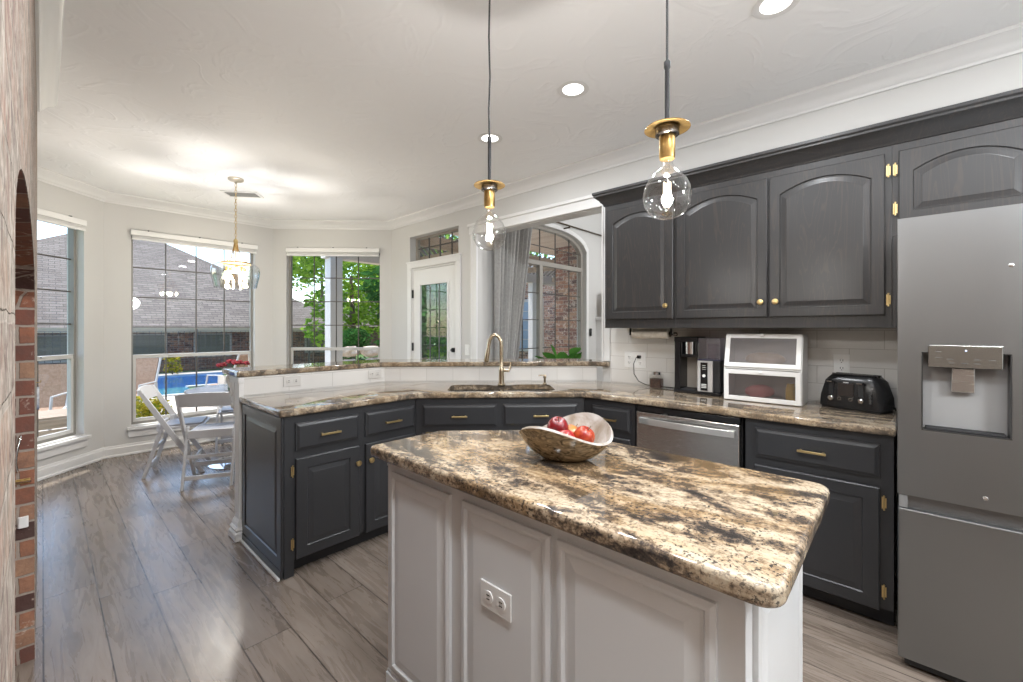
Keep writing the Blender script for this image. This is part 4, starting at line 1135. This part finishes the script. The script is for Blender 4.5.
def band(o0, o1, y0, y1, zb=.45):
    m = M()
    cx = (AX0+AX1)/2
    def pt(o, i):
        x = xs[i]; k = 1-2*o/(AX1-AX0)
        return (cx+(x-cx)*k, arc_top(x)-o)
    P = [(AX0+o0, zb+o0)]+[pt(o0, i) for i in range(NN+1)]+[(AX1-o0, zb+o0)]
    Q = [(AX0+o1, zb+o1)]+[pt(o1, i) for i in range(NN+1)]+[(AX1-o1, zb+o1)]
    n = len(P)
    for i in range(n):
        j = (i+1) % n
        m.prism([P[i], P[j], Q[j], Q[i]], y0, y1, 'y')
    return m
TANF = plain('window_tan', (.30, .28, .25), .5)
obj('window_frame', band(.0, .035, .06, .12), TANF, w5)
m = M().box(AX0+.03, AX1-.03, .055, .115, 2.155, 2.215)
for x_ in (4.30,): m.box(x_-.03, x_+.035, .055, .115, .48, 2.155)
m.box(AX0+.03, AX1-.03, .055, .115, .47, .53)
obj('mullion', m, TANF, w5, bevel=.003)
m = M()
for x_ in (3.96, 4.30, 4.63, 4.95): m.box(x_-.005, x_+.005, .075, .087, 2.215, arc_top(x_)-.03)
m.box(AX0+.03, AX1-.03, .074, .088, 2.40, 2.41)
for x_ in (3.96, 4.63, 4.95): m.box(x_-.005, x_+.005, .075, .087, .53, 2.155)
for z_ in (.80, 1.10, 1.46, 1.80): m.box(AX0+.03, AX1-.03, .074, .088, z_-.005, z_+.005)
obj('muntin', m, MUNT, w5)
m = M()
P = [(AX0+.02, .47)]+[(x, arc_top(x)-.02) for x in xs[1:-1]]+[(AX1-.02, .47)]
obj('window_pane', M().prism(P, .080, .083, 'y'), WGLASS, w5)
ms = band(-.05, .0, -.012, .0)
struct('trim_5', ms, TRIM, loc=(0, LY, 0))
struct('trim_6', M().box(AX0-.06, AX1+.06, LY-.05, LY, .40, .45), TRIM, bevel=.004)
# curtain
ct = thing('curtain', 'grey pleated curtain drawn to one side of the arched window', 'curtain', (0, LY-.10, 0))
ls = []
for k in range(15):
    z = 2.665-2.645*k/14
    f = (2.665-z)
    right = 4.02-.16*min(f, 1.8)/1.0*1.15 if f < 1.8 else 3.69
    right = 3.93-.28*min(1, f/1.7)
    l = []
    for i in range(97):
        u_ = i/96; x = 3.31+(right-3.31)*u_
        a_ = .030*math.sin(u_*2*PI*9)*(1-.25*math.sin(u_*9+z*1.3))
        l.append((x+.008*math.sin(u_*40+z*2), a_, z))
    ls.append(l)
cu = M().loops([[*l, *[(x, y+.004, z) for x, y, z in l[::-1]]] for l in ls])
obj('fabric', cu, mat_var('curtain_linen', (.33, .325, .315), (.40, .395, .38), 40, .9, bump=.1), ct, smooth=True, flat=180)
rd = thing('curtain_rod', 'dark metal curtain rod above the arched window', 'curtain rod', (0, LY-.10, 2.705))
obj('rod', M().tube([(3.32, 0, 0), (6.05, 0, 0)], .011, 10), plain('bronze', (.09, .07, .05), .4, .8), rd, smooth=True)
m = M()
for x_ in (3.45, 4.7, 5.9): m.box(x_-.008, x_+.008, 0, .10, -.03, -.015).box(x_-.008, x_+.008, -.008, .008, -.03, .0)
obj('bracket', m, plain('bronze2', (.09, .07, .05), .4, .8), rd)
tag(obj('window_latch', M().box(-.022, .022, -.02, 0, -.055, .055), BLACK, loc=(5.345, LY-.013, 1.295), bevel=.006), 'small black lock on the white edge of the arched window', 'latch')
# mantel and ornament
mt = thing('fireplace_mantel', 'white mantel ledge seen past the arched window', 'mantel', (5.50, LY, 0))
obj('shelf', M().box(0, 1.3, -.26, -.001, 1.47, 1.515), TRIM, mt, bevel=.006)
obj('surround', M().box(.03, 1.27, -.16, -.001, .002, 1.47), TRIM, mt, bevel=.004)
ar = thing('arch_ornament', 'gold arched frame standing on the white mantel', 'ornament', (5.61, LY-.15, 1.516))
p_ = [(.085*math.cos(PI*i/12), .30+.085*math.sin(PI*i/12)) for i in range(13)]
m = M().tube([(.085, 0, 0)]+[(x, 0, z) for x, z in p_]+[(-.085, 0, 0)], .012, 8).box(-.11, .11, -.03, .03, 0, .012)
obj('arch', m, BRASS, ar, smooth=True)
obj('backing', M().prism([(.08, .012), (.08, .30), (.055, .36), (0, .385), (-.055, .36), (-.08, .30), (-.08, .012)], -.004, .004, 'y'), plain('tan_backing', (.55, .42, .26), .6), ar)
# potted plant
pl = thing('potted_plant', 'broad-leaved green plant in front of the arched window', 'plant', (4.12, 2.95, .001))
obj('pot', M().lathe([(.11, 0), (.15, .30), (.14, .30), (.13, .27)], 24), plain('clay_pot', (.35, .32, .29), .6), pl, smooth=True)
random.seed(11)
LEAF = mat_leaf('plant_leaf', (.03, .11, .02), (.10, .26, .05))
for k in range(14):
    a = k*2.4; tl_ = random.uniform(.12, .42); top = random.uniform(.75, 1.02)
    bxx, byy = tl_*math.cos(a), tl_*math.sin(a)*.6
    m = M().tube([(0, 0, .28), (bxx*.3, byy*.3, top*.7), (bxx*.7, byy*.7, top)], .005, 6)
    L_ = .30; W2 = .075; d_ = Vector((bxx, byy, .35)).normalized(); sdv = d_.cross(Vector((0, 0, 1))).normalized()
    c0 = Vector((bxx*.7, byy*.7, top)); rows = []
    for i in range(7):
        u_ = i/6; cpt = c0+d_*L_*u_-Vector((0, 0, .10*u_*u_)); ww = W2*math.sin(PI*(.08+.88*u_))
        rows.append([tuple(cpt-sdv*ww), tuple(cpt-Vector((0, 0, .012))), tuple(cpt+sdv*ww)])
    m.loops(rows, False, False, closed=False)
    obj('leaf', m, LEAF, pl)

# ---------------------------------------------------------------- outdoors
GZ = -.15
CONC = mat_var('patio_concrete', (.40, .34, .28), (.52, .46, .39), 3, .9)
GRASS = mat_var('lawn', (.04, .10, .02), (.10, .19, .04), 6, .9)
struct('ground', M().box(-40, 60, 6.34, 70, GZ-.6, GZ-.02).box(3.3, 60, 3.55, 6.34, GZ-.6, GZ-.02).box(-40, -.95, -6, 6.34, GZ-.6, GZ-.02), GRASS)
struct('floor_patio', M().box(-9, 9.5, 6.36, 12.0, GZ-.02, GZ).box(3.32, 9.5, 3.56, 6.36, GZ-.02, GZ).box(-9, 7.0, 17.25, 18.2, GZ-.02, GZ).box(6.02, 7.0, 12, 17.25, GZ-.02, GZ), CONC)
pool = thing('swimming_pool', 'bright blue swimming pool beyond the nook windows', 'pool', (1.5, 15, GZ))
n = N('pool_water'); p = n.pos(world=False); n.bump(n.noise(p, 6, 3, .5, 1), .12, .02)
POOL = n.set(col=(.006, .085, .27), rough=.06)
obj('water', M().box(-10.3, 4.3, -1.3, 2.05, -.10, -.008), POOL, pool)
obj('step', M().box(-10.3, 1.0, -2.8, -1.3, -.10, -.008), plain('pool_step', (.05, .22, .33), .1), pool)
obj('coping', M().box(-10.5, 4.5, 2.05, 2.27, -.12, .03).box(4.3, 4.5, -1.3, 2.05, -.12, .02).box(1.0, 4.5, -1.5, -1.3, -.12, .02).box(-10.5, 1.0, -3.0, -2.8, -.12, .02), plain('coping', (.40, .39, .37), .8), pool)
# neighbour's house
ROOF = mat_roof()
hs = thing('neighbor_house', 'low brick house with a wide grey shingle hip roof behind the pool', 'house', (2.3, 19, GZ))
obj('wall', M().box(-7.3, 7.3, 0, 12, -.3, 1.62), mat_brick('neighbor_brick', 1.0, 1.0, .5), hs)
X0, X1, ZE = -8.0, 7.7, 1.50
ax, az = .05, 6.3
rf = M().add([(X0, -.5, ZE), (X1, -.5, ZE), (X1, 15.3, ZE), (X0, 15.3, ZE), (ax, 7.4, az)], [(0, 1, 4), (1, 2, 4), (2, 3, 4), (3, 0, 4), (3, 2, 1, 0)])
obj('roof', rf, ROOF, hs)
obj('gutter', M().box(X0, X1, -.56, -.46, 1.36, 1.52).box(X0, X1, -.5, 0, 1.36, 1.40), plain('gutter', (.42, .33, .22), .7), hs)
for k in range(7):
    f_ = obj('window', M().box(-6.4+k*1.95, -5.2+k*1.95, -.03, .0, .45, 1.32), plain('far_window_frame', (.35, .33, .30), .6), hs)
    obj('pane', M().box(-6.32+k*1.95, -5.28+k*1.95, -.045, -.03, .53, 1.26), plain('far_pane', (.12, .12, .09), .3), f_)
wg = thing('garden_wing', 'grey shingled low wing with a hipped end beyond the white post', 'house', (14.0, 24, GZ))
obj('wall', M().box(-3.2, 3.2, 0, 6, 0, 1.7), mat_brick('wing_brick', 1.0, .8, .3), wg)
obj('roof', M().add([(-3.6, -.4, 1.6), (3.6, -.4, 1.6), (3.6, 6.4, 1.6), (-3.6, 6.4, 1.6), (-1.2, 3, 4.0), (.4, 3, 4.0)], [(0, 1, 5, 4), (1, 2, 5), (2, 3, 4, 5), (3, 0, 4), (3, 2, 1, 0)]), ROOF, wg)
# pool fence
fe = thing('pool_fence', 'dark wire mesh fence between the pool and the neighbouring house', 'fence', (-6, 18.3, GZ))
DK = plain('fence_dark', (.10, .09, .08), .6)
m = M()
for k in range(100): m.box(k*.155, k*.155+.012, 0, .012, .05, 1.40)
for z_ in [.05+.135*i for i in range(11)]: m.box(0, 15.4, -.004, 0, z_, z_+.012)
obj('mesh_panel', m, DK, fe)
for k in range(9): obj('post', M().box(k*1.93-.03, k*1.93+.03, -.03, .03, 0, 1.48), DK, fe)
# patio roof, posts, pergola
ph = struct('roof_patio', M().box(3.30, 10.2, 3.53, 5.35, 2.85, 3.0), mat_var('soffit_boards', (.66, .52, .42), (.78, .66, .56), 3, .7, stretch=(6, .3, 1)))
struct('beam_patio', M().box(3.30, 10.2, 7.36, 7.55, 2.58, 2.85), plain('beam_paint', (.62, .55, .48), .6))
struct('roof_main', M().prism([(-1.5, -3.2), (3.7, -3.2), (3.7, 5.4), (2.3, 6.75), (.1, 6.75), (-1.5, 5.3)], 2.92, 3.0).box(3.28, 7.8, -3.2, 3.75, 3.38, 3.45), plain('eave_paint', (.62, .58, .52), .7))
def post(label, x, y, w, z1, mat, nm='patio_post', cap=True):
    t = thing(nm, label, 'post', (x, y, GZ))
    obj('shaft', M().box(-w/2, w/2, -w/2, w/2, .0, z1-GZ), mat, t, bevel=.006)
    if cap: obj('base', M().box(-w/2-.03, w/2+.03, -w/2-.03, w/2+.03, 0, .16), mat, t, bevel=.01)
    return t
PW = plain('post_white', (.52, .50, .48), .6)
post('wide white square patio post outside the nook window with the trees', 3.47, 7.42, .22, 2.58, PW)
post('slim white patio post seen through the arched window', 8.95, 7.42, .16, 2.58, PW)
bp = thing('brick_pillar', 'weathered brick pillar of the patio behind the arched window', 'pillar', (6.75, 4.55, GZ))
obj('shaft', M().box(-.30, .42, -.25, .25, 0, 2.84-GZ), BRICK_O, bp)
pg = thing('pergola', 'pergola of thin slanting slats beyond the solid patio ceiling', 'pergola', (6.75, 6.44, 0))
TIM = plain('pergola_brown', (.30, .22, .15), .7); SLW = plain('slat_dark', (.09, .07, .055), .7)
obj('beam', M().box(-3.4, 3.4, -.98, -.90, 2.62, 2.80), TIM, pg)
for x_ in (-1.6, 1.0, 3.0): obj('rafter', M().box(x_-.04, x_+.04, -.90, .90, 2.66, 2.78), TIM, pg)
for k in range(58):
    x_ = -5.2+k*.15
    a_, b_ = x_, x_+1.8
    y_a = -.9 if a_ > -3.4 else -.9+(-3.4-a_); a_ = max(a_, -3.4)
    y_b = .9 if b_ < 3.4 else .9-(b_-3.4); b_ = min(b_, 3.4)
    if b_-a_ > .1: obj('slat', M().beam((a_, y_a, 2.83), (b_, y_b, 2.83), .045, .06), SLW, pg)
# far wing with white windows
fwg = thing('brick_wing', 'red brick wing of the house with pale blue windows across the patio', 'house', (11.6, 5.2, GZ))
m = M().box(-.9, .0, 2.6, 6.5, 0, 3.4).box(-.9, 6, -1.5, 2.6, 0, 3.4)
obj('wall', m, BRICK_O, fwg)
BL = plain('blue_pane', (.30, .40, .52), .15)
for (y0_, y1_) in ((-.9, .2), (.7, 1.9), (3.2, 4.6)):
    f_ = obj('window', frame2(M(), 0, y1_-y0_, .75, 2.45, .09, 0, .05), PW, fwg)
    f_.location = (-.95, y1_, 0); f_.rotation_euler = (0, 0, -PI/2)
    q_ = M().box(.09, y1_-y0_-.09, .02, .03, .84, 2.36)
    obj('pane', q_, BL, f_)
    mm = M()
    for i in (1, 2): mm.box(.09+(y1_-y0_-.18)*i/3-.012, .09+(y1_-y0_-.18)*i/3+.012, .0, .02, .84, 2.36)
    for i in (1, 2, 3, 4): mm.box(.09, y1_-y0_-.09, .0, .02, .84+1.52*i/5-.012, .84+1.52*i/5+.012)
    obj('muntin', mm, PW, f_)
obj('roof', M().prism([(-1.4, 3.3), (6.4, 3.3), (6.4, 3.5), (-1.4, 3.5)], -2, 7, 'y'), PW, fwg)

# foliage
def leaf_cloud(blobs, n, size, seed, flat=.0):
    rnd = random.Random(seed); vs = []; fs = []
    tot = sum(b[3]**2 for b in blobs)
    for bx_, by_, bz_, br in blobs:
        for _ in range(int(n*br*br/tot)):
            while True:
                p = Vector((rnd.uniform(-1, 1), rnd.uniform(-1, 1), rnd.uniform(-1, 1)))
                if .2 < p.length < 1: break
            p = p.normalized()*(p.length**.35)
            c = Vector((bx_, by_, bz_))+Vector((p.x, p.y, p.z*.85))*br*rnd.uniform(.75, 1.08)
            a = Vector((rnd.gauss(0, 1), rnd.gauss(0, 1), rnd.gauss(0, .6))).normalized()
            b = a.cross(Vector((rnd.gauss(0, 1), rnd.gauss(0, 1), rnd.gauss(0, 1)))).normalized()
            s_ = size*rnd.uniform(.6, 1.3); k = len(vs)
            vs += [tuple(c-a*s_), tuple(c+b*s_*.45), tuple(c+a*s_), tuple(c-b*s_*.45)]
            fs.append((k, k+1, k+2, k+3))
    m = M(); m.v = vs; m.f = fs
    return m
def blobs(seed, n, r, h, br):
    rnd = random.Random(seed)
    return [(rnd.uniform(-r, r), rnd.uniform(-r, r), rnd.uniform(h*.28, h), rnd.uniform(br*.7, br*1.2)) for _ in range(n)]
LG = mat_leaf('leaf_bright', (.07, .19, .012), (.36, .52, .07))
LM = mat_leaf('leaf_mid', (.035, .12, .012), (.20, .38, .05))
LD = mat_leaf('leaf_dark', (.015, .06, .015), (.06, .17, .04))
BARK = mat_var('bark', (.10, .07, .05), (.22, .16, .11), 12, .9, bump=.5)
def tree(label, x, y, h, r, mat, seed, n=5200, size=.13, lowest=.28):
    t = thing('tree', label, 'tree', (x, y, GZ), group='trees behind the patio')
    obj('trunk', M().tube([(0, 0, 0), (.05, .03, h*.35), (-.03, 0, h*.7)], [.16, .12, .05], 10), BARK, t, smooth=True)
    obj('crown', leaf_cloud(blobs(seed, 16, r, h, r*.55), n, size, seed), mat, t)
tree('bright green tree just beyond the white patio post', 8.0, 15.6, 5.0, 1.9, LG, 1)
tree('tall sunlit tree showing at the nook window edge by the garden door', 9.6, 13.4, 5.2, 2.0, LG, 2)
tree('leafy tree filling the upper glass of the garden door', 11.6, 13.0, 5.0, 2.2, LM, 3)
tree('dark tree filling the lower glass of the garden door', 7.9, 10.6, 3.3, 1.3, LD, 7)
tree('tree behind the lower roof wing', 13.8, 20.5, 6.5, 2.6, LM, 4)
tree('pale green tree rising over the neighbouring roof hip', 13.6, 31, 11.0, 2.6, LG, 5, size=.18)
tree('tree at the far corner of the lawn', 15.5, 14.5, 6.0, 2.6, LM, 6)
def bush(label, x, y, h, r, mat, seed, n, size, nm='shrub'):
    t = thing(nm, label, 'shrub', (x, y, GZ))
    obj('stem', M().tube([(0, 0, 0), (0, 0, h*.6)], .02, 6), BARK, t)
    obj('foliage', leaf_cloud(blobs(seed, 7, r*.5, h*.8, r*.55), n, size, seed), mat, t)
YL = mat_leaf('leaf_yellow', (.12, .16, .015), (.48, .38, .03))
bush('yellow-green shrub below the sill behind the side-on folding chair', 1.02, 7.75, .52, .42, YL, 21, 1600, .035)
bush('round dark green shrub beside the pale rocks', 5.45, 10.9, 1.6, .65, LD, 22, 2600, .05)
bush('low green planting under the nook window with the trees', 4.35, 7.95, .62, .6, LM, 23, 2600, .05)
bush('green clump below the garden door glass', 7.7, 9.3, 1.0, .8, LM, 24, 2200, .06)
bush('small light green plant on the far edge of the pool', 2.85, 17.5, .8, .3, YL, 25, 260, .06)
# rocks
RK = mat_var('pale_rock', (.42, .32, .24), (.72, .62, .52), 5, .9, bump=.4)
random.seed(8)
for k in range(16):
    r_ = random.uniform(.17, .22); m = M().ball((0, 0, 0), r_, 10, sz=.7, sx=1.2)
    m.v = [(x*random.uniform(.8, 1.15), y*random.uniform(.8, 1.15), z*random.uniform(.8, 1.1)) for x, y, z in m.v]
    row = k % 4
    o = obj('garden_rock', m, RK, loc=(4.75+(k//4)*.50+random.uniform(-.05, .05), 9.15-(k//4)*.12+row*.10, GZ+.15+row*.27))
    tag(o, 'pale weathered rock in the garden rock pile beyond the patio', 'rock', 'rocks in the garden pile')
# loungers / patio seats
TAN = mat_var('tan_sling', (.26, .16, .10), (.34, .22, .15), 30, .8)
def sling(label, x, y, rz):
    t = thing('patio_chair', label, 'patio chair', (x, y, GZ), rz)
    obj('sling', M().loops([[(-.26, y_, z_), (.26, y_, z_), (.26, y_+.012, z_+.012), (-.26, y_+.012, z_+.012)] for y_, z_ in ((.32, .40), (.0, .36), (-.14, .40), (-.36, .98))]), TAN, t)
    m = M()
    for s_ in (-.28, .28):
        m.tube([(s_, .36, 0), (s_, .34, .40), (s_, .0, .37), (s_, -.14, .41), (s_, -.38, 1.02)], .018, 8)
        m.tube([(s_, -.34, 0), (s_, -.22, .60), (s_, .30, .60), (s_, .34, .40)], .016, 8)
    obj('frame', m, PW, t, smooth=True)
sling('tan sling patio chair before the pool at the left of the wide nook window', .95, 9.3, 2.6)
sling('tan sling patio chair beside the pool near the bar end', 2.55, 9.8, .6)
sling('tan sling patio chair seen through the window nearest the brick wall', -.08, 8.6, 2.8)
bn = thing('storage_bench', 'brown slatted timber bench outside the window nearest the brick wall', 'bench', (.02, 7.35, GZ), .15)
TW_ = mat_var('teak', (.26, .19, .13), (.40, .31, .23), 8, .8, stretch=(.3, 6, 6))
m = M()
for k in range(6): m.box(-.42, .42, -.32+k*.11, -.225+k*.11, .48, .505)
obj('slat', m, TW_, bn)
m = M()
for k in range(4): m.box(-.42, .42, -.32, -.295, .03+k*.115, .13+k*.115).box(.395, .42, -.30, .33, .03+k*.115, .13+k*.115).box(-.42, -.395, -.30, .33, .03+k*.115, .13+k*.115)
obj('side', m, TW_, bn)
